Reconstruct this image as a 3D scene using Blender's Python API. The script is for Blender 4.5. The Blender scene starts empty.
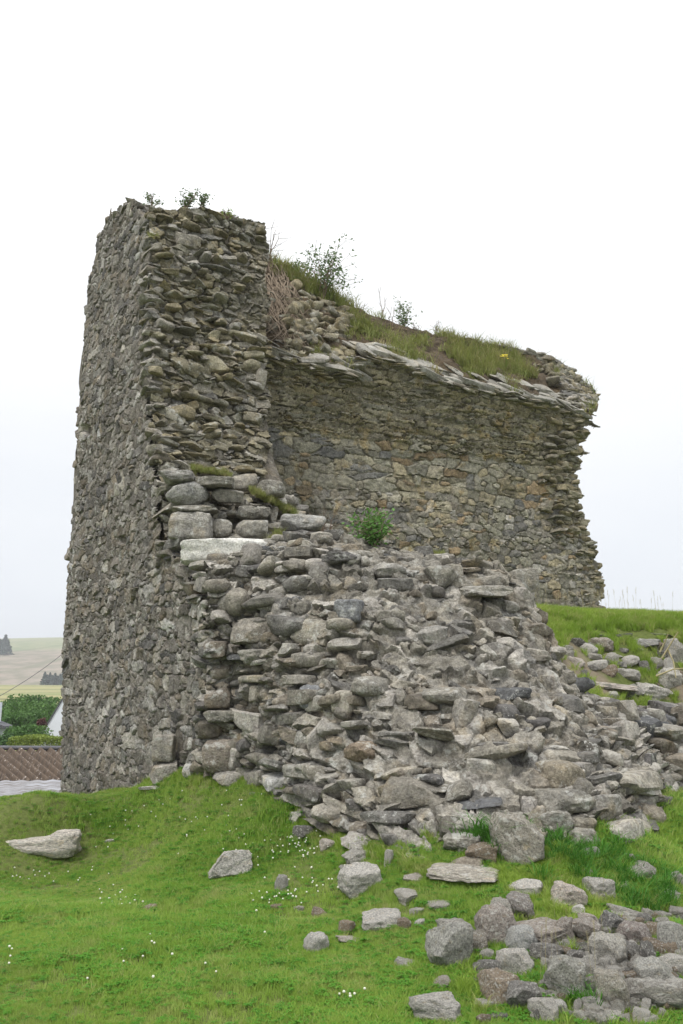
import bpy, math, random
import numpy as np
from mathutils import Vector, Matrix
R = math.radians
rng = np.random.default_rng(11)
random.seed(5)
SC = bpy.context.scene
COL = SC.collection

# ------------------------------------------------------------ camera, sky, sun, exposure
FPX, CX, CY, PITCH = 820.0, 341.5, 512.0, R(12.2)
cam = bpy.data.cameras.new("camera"); cam_o = bpy.data.objects.new("camera", cam); COL.objects.link(cam_o)
cam.sensor_fit = 'VERTICAL'; cam.angle = 2*math.atan(512/FPX)
cam.clip_start = 0.05; cam.clip_end = 6000
cam_o.rotation_euler = (R(90)+PITCH, 0, 0)
SC.camera = cam_o
SC.view_settings.view_transform = 'Standard'; SC.view_settings.look = 'None'
SC.view_settings.exposure = 0.52; SC.view_settings.gamma = 1
SC.cycles.max_bounces = 5; SC.cycles.diffuse_bounces = 3; SC.cycles.use_denoising = True

SUN_EL, SUN_AZ = R(58), R(-150)
world = bpy.data.worlds.new("World"); SC.world = world; world.use_nodes = True
wt = world.node_tree; wt.nodes.clear()
def wn(t, **k):
    n = wt.nodes.new(t)
    for a, b in k.items(): setattr(n, a, b)
    return n
sky = wn('ShaderNodeTexSky', sky_type='NISHITA', sun_disc=False); sky.sun_elevation = SUN_EL; sky.sun_rotation = SUN_AZ
tc = wn('ShaderNodeTexCoord'); sep = wn('ShaderNodeSeparateXYZ'); wt.links.new(tc.outputs['Generated'], sep.inputs[0])
nz = wn('ShaderNodeTexNoise'); nz.inputs['Scale'].default_value = 2.2; nz.inputs['Detail'].default_value = 5; nz.inputs['Roughness'].default_value = .5
mpw = wn('ShaderNodeMapping'); mpw.inputs['Scale'].default_value = (1, 1, 3.2); wt.links.new(tc.outputs['Generated'], mpw.inputs[0]); wt.links.new(mpw.outputs[0], nz.inputs['Vector'])
m1 = wn('ShaderNodeMath', operation='MULTIPLY_ADD'); m1.inputs[1].default_value = .30; wt.links.new(nz.outputs['Fac'], m1.inputs[0])
wt.links.new(sep.outputs['Z'], m1.inputs[2])
rp = wn('ShaderNodeValToRGB'); wt.links.new(m1.outputs[0], rp.inputs[0])
cr = rp.color_ramp; cr.elements[0].position = .04; cr.elements[0].color = (.51, .535, .58, 1)
cr.elements[1].position = 1.0; cr.elements[1].color = (1.45, 1.46, 1.47, 1)
for p_, c_ in ((.17, (.525, .555, .60, 1)), (.28, (.60, .62, .65, 1)), (.42, (.67, .68, .69, 1)), (.60, (.76, .765, .77, 1))):
    e = cr.elements.new(p_); e.color = c_
bg1 = wn('ShaderNodeBackground'); bg1.inputs[1].default_value = 1.0; wt.links.new(rp.outputs[0], bg1.inputs[0])
bg2 = wn('ShaderNodeBackground'); bg2.inputs[1].default_value = .008; wt.links.new(sky.outputs[0], bg2.inputs[0])
ad = wn('ShaderNodeAddShader'); wt.links.new(bg1.outputs[0], ad.inputs[0]); wt.links.new(bg2.outputs[0], ad.inputs[1])
wo = wn('ShaderNodeOutputWorld'); wt.links.new(ad.outputs[0], wo.inputs[0])
sl = bpy.data.lights.new("sun", 'SUN'); sl.energy = 1.5; sl.angle = R(10); sl.color = (1, .965, .91)
so = bpy.data.objects.new("sun", sl); COL.objects.link(so)
_d = Vector((math.cos(SUN_EL)*-.55, math.cos(SUN_EL)*-.75, math.sin(SUN_EL)))   # towards the sun: behind and left of the viewer
so.rotation_euler = _d.to_track_quat('Z', 'Y').to_euler()

# ------------------------------------------------------------ projection helpers (camera at the origin)
cP, sP = math.cos(PITCH), math.sin(PITCH)
def ray(px, py):
    a = CY-np.asarray(py, float); px = np.asarray(px, float)
    Y = FPX*cP-a*sP
    return (px-CX)/Y, (FPX*sP+a*cP)/Y
def at(px, py, d):
    x, z = ray(px, py); return np.stack(np.broadcast_arrays(x*d, np.asarray(d, float), z*d), -1)
def proj(P):
    P = np.asarray(P); x, y, z = P[..., 0], P[..., 1], P[..., 2]
    f = y*cP+z*sP; u = -y*sP+z*cP
    return CX+FPX*x/f, CY-FPX*u/f
def inpoly(px, py, poly):
    poly = np.asarray(poly, float); r = np.zeros(np.shape(px), bool); n = len(poly)
    for i in range(n):
        x0, y0 = poly[i]; x1, y1 = poly[(i+1) % n]
        if y0 == y1: continue
        c = ((y0 > py) != (y1 > py)) & (px < (x1-x0)*(py-y0)/(y1-y0)+x0)
        r ^= c
    return r

# ------------------------------------------------------------ noise in numpy
def _h(i, j, k, s):
    n = (i*374761393+j*668265263+k*2147483647+s*1274126177) & 0xFFFFFFFF
    n = ((n ^ (n >> 13))*1274126177) & 0xFFFFFFFF
    n = ((n ^ (n >> 16))*2246822519) & 0xFFFFFFFF
    return ((n ^ (n >> 15)) & 0xFFFFFF)/float(0xFFFFFF)
def vnoise(P, s=0):
    P = np.asarray(P, float); F = np.floor(P).astype(np.int64); f = P-F; f = f*f*(3-2*f)
    i, j, k = F[..., 0], F[..., 1], F[..., 2]; x, y, z = f[..., 0], f[..., 1], f[..., 2]
    r = 0
    for a in (0, 1):
        for b in (0, 1):
            for c in (0, 1):
                r = r+_h(i+a, j+b, k+c, s)*(x if a else 1-x)*(y if b else 1-y)*(z if c else 1-z)
    return r*2-1
def fbm(P, sc, o=3, s=0, g=.5):
    P = np.asarray(P, float)*sc; r = 0; a = 1
    for q in range(o):
        r = r+a*vnoise(P, s+q*17); P = P*2.03+5.1; a *= g
    return r

# ------------------------------------------------------------ materials
def node_mat(name):
    m = bpy.data.materials.new(name); m.use_nodes = True; t = m.node_tree; t.nodes.clear()
    o = t.nodes.new('ShaderNodeOutputMaterial'); b = t.nodes.new('ShaderNodeBsdfPrincipled'); t.links.new(b.outputs[0], o.inputs[0])
    b.inputs['Roughness'].default_value = .9
    if 'Specular IOR Level' in b.inputs: b.inputs['Specular IOR Level'].default_value = .25
    return m, t, b
def N(t, ty, ins=None, **k):
    n = t.nodes.new(ty)
    for a, b in k.items(): setattr(n, a, b)
    for a, b in (ins or {}).items():
        if isinstance(b, bpy.types.NodeSocket): t.links.new(b, n.inputs[a])
        else: n.inputs[a].default_value = b
    return n
def noise(t, vec, scale, detail=4, rough=.6): return N(t, 'ShaderNodeTexNoise', {'Vector': vec, 'Scale': scale, 'Detail': detail, 'Roughness': rough}).outputs['Fac']
def maprange(t, v, a, b, c=0., d=1.): return N(t, 'ShaderNodeMapRange', {0: v, 1: a, 2: b, 3: c, 4: d}).outputs[0]
def math_(t, op, a, b=0.): return N(t, 'ShaderNodeMath', {0: a, 1: b}, operation=op).outputs[0]
def mixc(t, f, a, b, bt='MIX'):
    n = N(t, 'ShaderNodeMix', data_type='RGBA', blend_type=bt)
    for i, v in ((0, f), (6, a), (7, b)):
        if isinstance(v, bpy.types.NodeSocket): t.links.new(v, n.inputs[i])
        else: n.inputs[i].default_value = v if i == 0 else (*v, 1)[:4]
    return n.outputs[2]

def stone_material(name, lichen=.5, lsc=7., bump=.35, dark=.45, gain=1.0, wet=(.8, .8, .78), lc=(.52, .52, .48), soil=None, ochre=.12):
    m, t, b = node_mat(name)
    pos = N(t, 'ShaderNodeNewGeometry').outputs['Position']
    if name.startswith('loose'): pos = N(t, 'ShaderNodeTexCoord').outputs['Object']
    at_ = N(t, 'ShaderNodeAttribute', attribute_name='scol'); base = at_.outputs['Color']; al = at_.outputs['Alpha']
    if name.startswith('loose'):
        oi = N(t, 'ShaderNodeObjectInfo'); base = oi.outputs['Color']; al = 1.0
        pos = N(t, 'ShaderNodeVectorMath', {0: pos, 1: oi.outputs['Location']}, operation='ADD').outputs[0]
    n1 = noise(t, pos, 11, 5, .65); n2 = noise(t, pos, 45, 4, .7); n3 = noise(t, pos, 1.3, 3, .5)
    c = mixc(t, 1., base, mixc(t, maprange(t, n1, .3, .7), (1-dark, 1-dark, 1-dark*.95), (1.25*gain, 1.23*gain, 1.2*gain)), 'MULTIPLY')
    c = mixc(t, maprange(t, n2, .38, .62), c, mixc(t, 1., c, (.60, .58, .56), 'MULTIPLY'))
    c = mixc(t, maprange(t, n3, .45, .75, 0, .45), c, mixc(t, 1., c, wet, 'MULTIPLY'))
    # ochre stains and pale crust lichens
    no = noise(t, N(t, 'ShaderNodeVectorMath', {0: pos, 1: (7.7, 1.3, 4.1)}, operation='ADD').outputs[0], 3.1, 3, .6)
    c = mixc(t, maprange(t, no, .58, .72, 0, ochre*3), c, mixc(t, 1., c, (1.25, 1.02, .62), 'MULTIPLY'))
    vo = N(t, 'ShaderNodeTexNoise', {'Vector': pos, 'Scale': lsc, 'Detail': 6., 'Roughness': .72, 'Distortion': .15}).outputs['Fac']
    lf = maprange(t, vo, .60-.06*lichen, .66-.05*lichen, 0, .30+.5*lichen)
    vs = N(t, 'ShaderNodeTexVoronoi', {'Vector': pos, 'Scale': lsc*5.0, 'Randomness': 1.}).outputs['Distance']
    ls = math_(t, 'MULTIPLY', maprange(t, vs, .22, .16), maprange(t, noise(t, pos, lsc*.8, 2, .5), .46, .6, 0, .75))
    lf = math_(t, 'MAXIMUM', lf, ls)
    lf = math_(t, 'MULTIPLY', lf, al)
    c = mixc(t, lf, c, lc)
    if soil:
        sa = N(t, 'ShaderNodeAttribute', attribute_name='soil').outputs['Fac']
        c = mixc(t, sa, c, mixc(t, n1, soil, tuple(v*1.8 for v in soil)))
    t.links.new(c, b.inputs['Base Color'])
    hh = math_(t, 'ADD', math_(t, 'MULTIPLY', n1, .7), math_(t, 'MULTIPLY', n2, .45))
    bp = N(t, 'ShaderNodeBump', {'Strength': bump, 'Distance': .05, 'Height': hh}); t.links.new(bp.outputs[0], b.inputs['Normal'])
    return m
M_SIDE = stone_material('side_wall_stone', .9, 9., .9, .4, 1.0, lc=(.50, .49, .46))
M_INNER = stone_material('inner_wall_stone', .12, 6., .7, .42, 1.15, lc=(.45, .45, .40), ochre=.25)
M_RUB = stone_material('rubble_stone', .75, 6.5, 1.0, .42, 1.12, lc=(.56, .56, .52))
M_LOOSE = stone_material('loose_stone', 1.0, 4.2, .95, .40, 1.85, lc=(.66, .645, .59))
M_MORT = stone_material('mortar', .35, 10., 1.0, .5, 1.0, lc=(.50, .49, .45))
M_SLAB = stone_material('slab_stone', .5, 5., .6, .3, 1.0, lc=(.55, .55, .52))
M_WHITE = stone_material('white_lichen_stone', 1.0, 4.0, .7, .3, 1.0, lc=(.78, .78, .74))

def leaf_material(name, c0, c1, c2=None, sc=.9, trans=.35, rough=.6):
    m, t, b = node_mat(name)
    pos = N(t, 'ShaderNodeNewGeometry').outputs['Position']
    oi = N(t, 'ShaderNodeObjectInfo').outputs['Random']
    n = noise(t, pos, sc, 3, .6); n2 = noise(t, pos, sc*14, 2, .6)
    f = math_(t, 'ADD', math_(t, 'MULTIPLY', maprange(t, n, .32, .68), .55), math_(t, 'ADD', math_(t, 'MULTIPLY', oi, .25), math_(t, 'MULTIPLY', n2, .2)))
    c = mixc(t, f, c0, c1)
    if c2:
        c = mixc(t, math_(t, 'MULTIPLY', maprange(t, noise(t, N(t, 'ShaderNodeVectorMath', {0: pos, 1: (3.3, 9.1, 0)}, operation='ADD').outputs[0], sc*1.9, 5, .75), .50, .70), .62), c, c2)
        c = mixc(t, maprange(t, oi, .90, .93, 0, .6), c, c2)
    t.links.new(c, b.inputs['Base Color']); b.inputs['Roughness'].default_value = rough
    tr = N(t, 'ShaderNodeBsdfTranslucent', {'Color': c}); mx = N(t, 'ShaderNodeMixShader', {0: trans, 1: b.outputs[0], 2: tr.outputs[0]})
    t.links.new(mx.outputs[0], [q for q in t.nodes if q.type == 'OUTPUT_MATERIAL'][0].inputs[0])
    return m
M_GRASS = leaf_material('grass_blade', (.20, .35, .045), (.37, .50, .105), (.47, .45, .20), .8, .45)
M_TUFT = leaf_material('tuft_blade', (.18, .31, .03), (.37, .48, .09), (.50, .44, .22), 1.5, .4)
M_WALLG = leaf_material('wall_grass_blade', (.15, .20, .045), (.32, .33, .10), (.42, .34, .20), 2.2, .35)
M_TUSS = leaf_material('tussock_blade', (.05, .16, .02), (.10, .27, .03), None, 2, .3)
M_DRY = leaf_material('dry_stalk', (.42, .36, .20), (.52, .46, .28), None, 2, .2)
M_LEAF = leaf_material('shrub_leaf', (.08, .13, .05), (.17, .24, .10), None, 4, .3)
M_LEAFG = leaf_material('green_leaf', (.07, .17, .03), (.15, .29, .07), None, 6, .3)
M_CLOVL = leaf_material('clover_leaf', (.06, .20, .02), (.12, .33, .03), None, 3, .3)
def flat(name, c, r=.8, sc=None, amt=.3):
    m, t, b = node_mat(name); b.inputs['Roughness'].default_value = r
    if sc:
        pos = N(t, 'ShaderNodeTexCoord').outputs['Object']
        cc = mixc(t, maprange(t, noise(t, pos, sc, 5, .65), .3, .7), tuple(v*(1-amt) for v in c), tuple(v*(1+amt) for v in c))
        t.links.new(cc, b.inputs['Base Color'])
    else: b.inputs['Base Color'].default_value = (*c, 1)
    return m
M_TWIG = flat('twig_bark', (.20, .15, .11), .9, 20)
M_PETAL = flat('clover_petal', (.62, .62, .52), .8)
M_YEL = flat('yellow_petal', (.80, .62, .04), .7)
M_RENDER = flat('white_render', (.72, .74, .80), .8, 1.2, .06)
M_SLATE = flat('slate', (.10, .10, .11), .7, 5)

def ground_material():
    m, t, b = node_mat('turf_and_fields')
    g = N(t, 'ShaderNodeNewGeometry'); pos = g.outputs['Position']; s = N(t, 'ShaderNodeSeparateXYZ', {0: pos}).outputs
    n = noise(t, pos, 1.1, 4, .6); nf = noise(t, pos, 22, 5, .75)
    c = mixc(t, n, (.10, .13, .03), (.17, .19, .06))
    c = mixc(t, maprange(t, nf, .35, .7), mixc(t, 1., c, (.5, .55, .4), 'MULTIPLY'), c)
    so = N(t, 'ShaderNodeAttribute', attribute_name='soil').outputs['Fac']
    c = mixc(t, so, c, mixc(t, nf, (.10, .078, .05), (.26, .22, .16)))
    mt = N(t, 'ShaderNodeMapping', {0: pos, 'Scale': (.010, .022, 1.)}).outputs[0]
    fld = noise(t, mt, 1., 3, .6)
    far = mixc(t, maprange(t, fld, .4, .6), (.19, .21, .075), (.27, .25, .11))
    hedge = N(t, 'ShaderNodeTexWave', {'Vector': N(t, 'ShaderNodeMapping', {0: pos, 'Rotation': (0, 0, .08)}).outputs[0], 'Scale': .009, 'Distortion': 1.5, 'Detail': 1.}, wave_type='BANDS', bands_direction='Y').outputs['Fac']
    far = mixc(t, maprange(t, hedge, .955, .975, 0, .75), far, (.07, .085, .03))
    c = mixc(t, maprange(t, s['Y'], 45, 60), c, far)
    t.links.new(c, b.inputs['Base Color'])
    bp = N(t, 'ShaderNodeBump', {'Strength': .5, 'Distance': .04, 'Height': nf}); t.links.new(bp.outputs[0], b.inputs['Normal'])
    return m
def hill_material():
    m, t, b = node_mat('hill_pasture')
    pos = N(t, 'ShaderNodeNewGeometry').outputs['Position']; s = N(t, 'ShaderNodeSeparateXYZ', {0: pos}).outputs
    n = noise(t, pos, .012, 5, .65); nf = noise(t, pos, .08, 6, .7)
    zz = math_(t, 'ADD', s['Z'], math_(t, 'MULTIPLY', math_(t, 'SUBTRACT', n, .5), 22.))
    low = mixc(t, maprange(t, nf, .40, .60), (.155, .145, .10), (.26, .215, .17))      # bracken and heather slope
    up = mixc(t, maprange(t, nf, .40, .60), (.14, .18, .09), (.24, .24, .14))
    c = mixc(t, maprange(t, zz, 27, 31), low, up)
    c = mixc(t, maprange(t, zz, 38, 41), c, mixc(t, nf, (.24, .24, .15), (.20, .22, .12)))
    wv = N(t, 'ShaderNodeTexWave', {'Vector': N(t, 'ShaderNodeMapping', {0: pos, 'Rotation': (0, 0, .3)}).outputs[0], 'Scale': .005, 'Distortion': 3., 'Detail': 1.}).outputs['Fac']
    c = mixc(t, maprange(t, wv, .96, .985, 0, .5), c, (.12, .13, .07))
    t.links.new(c, b.inputs['Base Color'])
    return m
M_GROUND = ground_material(); M_HILL = hill_material()
M_SOIL = flat('bare_soil', (.15, .11, .07), .95, 14, .5)

# ------------------------------------------------------------ mesh and object helpers
def link(name, data, parent=None, label=None, cat=None, group=None, kind=None):
    o = bpy.data.objects.new(name, data); COL.objects.link(o)
    if parent is not None: o.parent = parent
    if label: o['label'] = label
    if cat: o['category'] = cat
    if group: o['group'] = group
    if kind: o['kind'] = kind
    return o
def mesh(name, V, F, mat, smooth=True, sharp=None, col=None, soil=None):
    V = np.asarray(V, np.float32).reshape(-1, 3); me = bpy.data.meshes.new(name)
    me.vertices.add(len(V)); me.vertices.foreach_set('co', V.ravel())
    if isinstance(F, np.ndarray): k = F.shape[1]; li = F.ravel(); st = np.arange(len(F))*k; nf = len(F)
    else:
        li = np.array([i for f in F for i in f]); L = np.array([len(f) for f in F]); st = np.concatenate([[0], np.cumsum(L)[:-1]]); nf = len(F)
    me.loops.add(len(li)); me.loops.foreach_set('vertex_index', li.astype(np.int32))
    me.polygons.add(nf); me.polygons.foreach_set('loop_start', st.astype(np.int32))
    me.update(calc_edges=True)
    me.polygons.foreach_set('use_smooth', np.full(nf, smooth)); me.validate()
    if sharp and smooth: me.set_sharp_from_angle(angle=R(sharp))
    if col is not None:
        a = me.attributes.new('scol', 'FLOAT_COLOR', 'POINT'); a.data.foreach_set('color', np.asarray(col, np.float32).ravel())
    if soil is not None:
        a = me.attributes.new('soil', 'FLOAT', 'POINT'); a.data.foreach_set('value', np.asarray(soil, np.float32).ravel())
    for mm in (mat if isinstance(mat, (list, tuple)) else [mat]): me.materials.append(mm)
    return me

def gridfaces(nr, nc, mask=None):
    i, j = np.meshgrid(np.arange(nr-1), np.arange(nc-1), indexing='ij'); a = (i*nc+j).ravel()
    F = np.stack([a, a+1, a+nc+1, a+nc], 1)
    if mask is not None: F = F[mask[F].all(1)]
    return F
def compact(V, F, *att):
    u, inv = np.unique(F, return_inverse=True); return (V[u], inv.reshape(F.shape))+tuple(a[u] for a in att)

def cube_topo(n):
    key = {}; V = []; F = []
    for ax in range(3):
        for sg in (-1, 1):
            for i in range(n):
                for j in range(n):
                    q = []
                    for (a, b) in ((0, 0), (1, 0), (1, 1), (0, 1)):
                        p = [0, 0, 0]; p[ax] = sg*n; p[(ax+1) % 3] = 2*(i+a)-n; p[(ax+2) % 3] = 2*(j+b)-n
                        p = tuple(p)
                        if p not in key: key[p] = len(V); V.append(p)
                        q.append(key[p])
                    F.append(q if sg > 0 else q[::-1])
    return np.array(V, float)/n, np.array(F)
TOPO = {n: cube_topo(n) for n in (5, 6, 14, 20)}
def rock(seed, n, kind):
    r = np.random.default_rng(seed); p = TOPO[n][0].copy()
    k = {'round': r.uniform(2.3, 3.6), 'block': r.uniform(8, 12), 'slab': r.uniform(6, 10), 'ang': r.uniform(5, 9)}[kind]
    p /= (np.abs(p)**k).sum(1, keepdims=True)**(1/k)
    cuts = {'round': 7, 'block': 6, 'slab': 9, 'ang': 12}[kind]; lo_, hi_ = {'round': (.72, .93), 'block': (.74, .93), 'slab': (.62, .9), 'ang': (.52, .86)}[kind]
    for _ in range(cuts):
        nd = r.normal(size=3); nd /= np.linalg.norm(nd)
        e = (p@nd).max(); dd = e*r.uniform(lo_, hi_)
        s = np.maximum(p@nd-dd, 0); p -= np.outer(s, nd)*.95
    nn = p/np.linalg.norm(p, axis=1, keepdims=True)
    p += nn*(fbm(p+seed*3.1, 1.3, 2, seed)*.07+fbm(p+seed, 4.5, 3, seed+5)*(.03 if n < 8 else (.045 if n < 18 else .07)))[:, None]
    lo, hi = p.min(0), p.max(0); return (p-(lo+hi)/2)/(hi-lo)*2
LIB = {k: np.stack([rock(100*i+q, 5, k) for q in range(14)]) for i, k in enumerate(('round', 'block', 'slab', 'ang'))}
LIB6 = {k: np.stack([rock(900+100*i+q, 6, k) for q in range(16)]) for i, k in enumerate(('round', 'block', 'slab', 'ang'))}
def rotm(ax, ay, az):
    ca, sa, cb, sb, cc, sc_ = np.cos(ax), np.sin(ax), np.cos(ay), np.sin(ay), np.cos(az), np.sin(az)
    o = np.zeros_like(ca); l = np.ones_like(ca)
    X = np.stack([l, o, o, o, ca, -sa, o, sa, ca], -1).reshape(-1, 3, 3)
    Y = np.stack([cb, o, sb, o, l, o, -sb, o, cb], -1).reshape(-1, 3, 3)
    Z = np.stack([cc, -sc_, o, sc_, cc, o, o, o, l], -1).reshape(-1, 3, 3)
    return Z@Y@X
class Rocks:
    """collects many stones into one mesh"""
    def __init__(s, hi=True): s.V = []; s.C = []; s.n = 6 if hi else 5; s.lib = LIB6 if hi else LIB
    def add(s, pos, frame, size, kind, cols, tilt=.15, r=rng):
        # frame: (N,3,3) rows = local x,y,z in world; size (N,3) full extents
        n = len(pos)
        if n == 0: return
        L = s.lib[kind]; T = L[r.integers(0, len(L), n)]
        T = T*np.where(r.random((n, 1, 3)) < .5, -1, 1)*np.array([1, 1, 1.])
        sgn = 1
        T = T*(size[:, None, :]/2)
        Q = rotm(r.normal(0, tilt, n), r.normal(0, tilt, n), r.normal(0, tilt*1.3, n))
        T = np.einsum('nij,nvj->nvi', Q, T)
        W = np.einsum('nvj,njk->nvk', T, frame)+pos[:, None, :]
        s.V.append(W); s.C.append(np.repeat(cols[:, None, :], T.shape[1], 1))
    def build(s, name, mat, parent=None, label=None, sharp=40):
        V = np.concatenate(s.V); C = np.concatenate(s.C); F0 = TOPO[s.n][1]; nv = V.shape[1]
        F = (F0[None]+(np.arange(len(V))*nv)[:, None, None]).reshape(-1, 4)
        me = mesh(name, V.reshape(-1, 3), F, mat, True, None, C.reshape(-1, 4))
        import bmesh
        bm = bmesh.new(); bm.from_mesh(me); bmesh.ops.recalc_face_normals(bm, faces=bm.faces); bm.to_mesh(me); bm.free()
        if sharp: me.set_sharp_from_angle(angle=R(sharp))
        return link(name, me, parent, label)
PAL = {'grey': [(.33, .315, .275), (.26, .245, .21), (.40, .385, .345), (.21, .205, .19), (.30, .27, .22), (.36, .34, .29), (.45, .43, .39)],
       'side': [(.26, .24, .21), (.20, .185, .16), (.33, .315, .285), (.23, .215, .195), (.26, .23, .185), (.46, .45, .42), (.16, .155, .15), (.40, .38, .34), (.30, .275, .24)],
       'olive': [(.30, .275, .20), (.35, .325, .24), (.26, .24, .185), (.30, .27, .185), (.28, .27, .22), (.34, .30, .20)],
       'inner': [(.36, .32, .22), (.31, .30, .24), (.40, .37, .28), (.28, .27, .22), (.35, .27, .17), (.20, .20, .19), (.37, .35, .28)],
       'pale': [(.42, .405, .36), (.38, .365, .33), (.46, .45, .41)],
       'dark': [(.16, .155, .15), (.19, .18, .165), (.14, .145, .15)]}
def pal(n, k, r=rng, j=.12):
    P = np.array(PAL[k])[r.integers(0, len(PAL[k]), n)]*(1+r.normal(0, j, (n, 1))).clip(.6, 1.5)
    return np.concatenate([P.clip(.05, .6), (r.random((n, 1)) < .7)*r.uniform(.3, 1, (n, 1))], 1)

# courses of stones laid over a W x H rectangle: centre, width, height
def courses(W, H, w, h, r, size=None, wav=.3):
    out = []; y = 0
    while y < H:
        hh = h*r.uniform(.65, 1.45); x = -r.uniform(0, w); ph = r.uniform(0, 9)
        while x < W:
            k = size(x, y) if size else 1
            ww = w*k*np.clip(r.lognormal(0, .38), .45, 2.3); hk = hh*(k if size else 1)
            yy = y+hh/2+wav*h*math.sin(x*1.7+ph)
            q = r.random()
            if q < .16: out += [(x+ww/2, yy-hh*.25, ww, hk*.55), (x+ww/2+r.uniform(-.1, .1)*w, yy+hh*.27, ww*r.uniform(.6, 1), hk*.5)]
            elif q < .26: out.append((x+ww/2, yy+hh*.3, ww*1.05, hk*1.7))
            else: out.append((x+ww/2, yy+r.normal(0, .08)*hh, ww, hk))
            x += ww*r.uniform(.94, 1.04)
        y += hh*.97
    return np.array(out)

def voro_field(S, Z, sites, warp=.35):
    """stone-cell field on a regular grid: returns joint distance, id, local x/z"""
    nr, nc = S.shape; ds = S[0, 1]-S[0, 0]; dz = Z[1, 0]-Z[0, 0]; s0, z0 = S[0, 0], Z[0, 0]
    P = np.stack([S, Z, 0*S], -1)
    Sw = S+warp*.06*fbm(P, 7, 2, 3)+.007*fbm(P, 28, 2, 5); Zw = Z+warp*.05*fbm(P, 8, 2, 9)+.006*fbm(P, 30, 2, 7)
    F1 = np.full(S.shape, 9.); F2 = np.full(S.shape, 9.); I = np.full(S.shape, -1, np.int32)
    for k, (x, y, w, h, a) in enumerate(sites):
        rx = max(w, h)*1.7
        j0, j1 = int((x-rx-s0)/ds), int((x+rx-s0)/ds)+2; i0, i1 = int((y-rx-z0)/dz), int((y+rx-z0)/dz)+2
        j0, i0 = max(j0, 0), max(i0, 0); j1, i1 = min(j1, nc), min(i1, nr)
        if j0 >= j1 or i0 >= i1: continue
        dx = Sw[i0:i1, j0:j1]-x; dy = Zw[i0:i1, j0:j1]-y; ca, sa = math.cos(a), math.sin(a)
        u = (dx*ca+dy*sa)/w; v = (-dx*sa+dy*ca)/h
        d = (np.abs(u)**2.6+np.abs(v)**2.6)**(1/2.6)
        f1 = F1[i0:i1, j0:j1]; f2 = F2[i0:i1, j0:j1]; ii = I[i0:i1, j0:j1]
        m = d < f1
        f2[...] = np.where(m, f1, np.minimum(f2, d)); f1[...] = np.where(m, d, f1); ii[m] = k
    return F1, F2, I, Sw, Zw
def sstep(x, a, b): t = np.clip((x-a)/(b-a), 0, 1); return t*t*(3-2*t)

def relief(name, fn, W, H, res, sites, cols, mort, mat, r, amp=(.02, .06), tilt=.15, joint=(.04, .22), keep=None, rough=1., sharp=50, smear=None):
    S, Z = np.meshgrid(np.arange(0, W+res, res), np.arange(0, H+res*.8, res*.8))
    F1, F2, I, Sw, Zw = voro_field(S, Z, sites, .5); J = F2-F1; n = len(sites)
    pos, nn = fn(S, Z)
    hg = r.uniform(*amp, n); tx = r.normal(0, tilt, n); tz = r.normal(0, tilt, n)
    st = sstep(J, *joint); d = st*(hg[I]+np.clip(tx[I]*(S-sites[I, 0])+tz[I]*(Z-sites[I, 1]), -.05, .05))
    d = d+rough*(.012*fbm(pos, 8, 3, 4)+.006*fbm(pos, 30, 2, 8))*(.4+.6*st)
    ml = (1-sstep(J, joint[0], joint[1]*.85))
    if smear is not None:
        c = smear(pos); lump = .045*(.5-np.abs(fbm(pos, 8, 2, 47)))+.020*fbm(pos, 22, 3, 49); d = d*(1-.55*c)+c*(.012+lump); ml = np.maximum(ml, c*.85)
    cc = cols[I]; mc = np.array(mort)*(1+(.45*c[..., None]*np.array([1, 1, 1, 0]) if smear is not None else 0)); cc = cc*(1-ml[..., None])+mc*ml[..., None]
    m = I >= 0
    if keep is not None: m &= keep(pos, I)
    V = (pos+nn*d[..., None]).reshape(-1, 3); F = gridfaces(*S.shape, m.ravel()); V, F, cc = compact(V, F, cc.reshape(-1, 4))
    return link(name, mesh(name, V, F, mat, True, sharp, cc))
def csites(W, H, w, h, r, rot=.3, wav=.6, size=None):
    c = courses(W+w, H+h, w, h, r, size, wav); return np.column_stack([c[:, 0], c[:, 1], c[:, 2]*.5, c[:, 3]*.5, r.normal(0, rot, len(c))])

# ------------------------------------------------------------ plan of the ruin
OB = np.array([-4.55, 14.0]); U = np.array([.546, -.838]); Vd = np.array([.838, .546])   # far corner, along the side wall, across it
def side_pt(s, z, off=0., thick=0.):
    s, z, off, thick = np.broadcast_arrays(s, z, off, thick)
    return np.stack([OB[0]+U[0]*s-Vd[0]*off+Vd[0]*thick, OB[1]+U[1]*s-Vd[1]*off+Vd[1]*thick, z], -1)
SIDE_OUT = [(60, 800), (62, 700), (62, 640), (64, 600), (67, 545), (69, 490), (73, 420), (78, 355), (84, 310), (89, 285), (96, 258), (98, 238), (107, 228), (112, 212), (122, 207), (128, 202), (137, 205),
            (147, 222), (150, 250), (148, 300), (151, 350), (150, 400), (156, 450), (160, 480), (163, 520), (166, 545), (186, 572), (196, 592), (206, 610), (207, 700), (206, 800), (206, 860), (60, 860)]

tower = bpy.data.objects.new('ruined_tower', None); COL.objects.link(tower); tower.location = (-1.5, 11, -1)
tower['label'] = 'tall ruined rubble stone tower with a broken corner and a collapsed front wall'; tower['category'] = 'castle ruin'
bpy.context.view_layer.update()
def part(o):
    o.parent = tower; o.matrix_parent_inverse = Matrix.Translation((1.5, -11, 1)); return o

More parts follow.
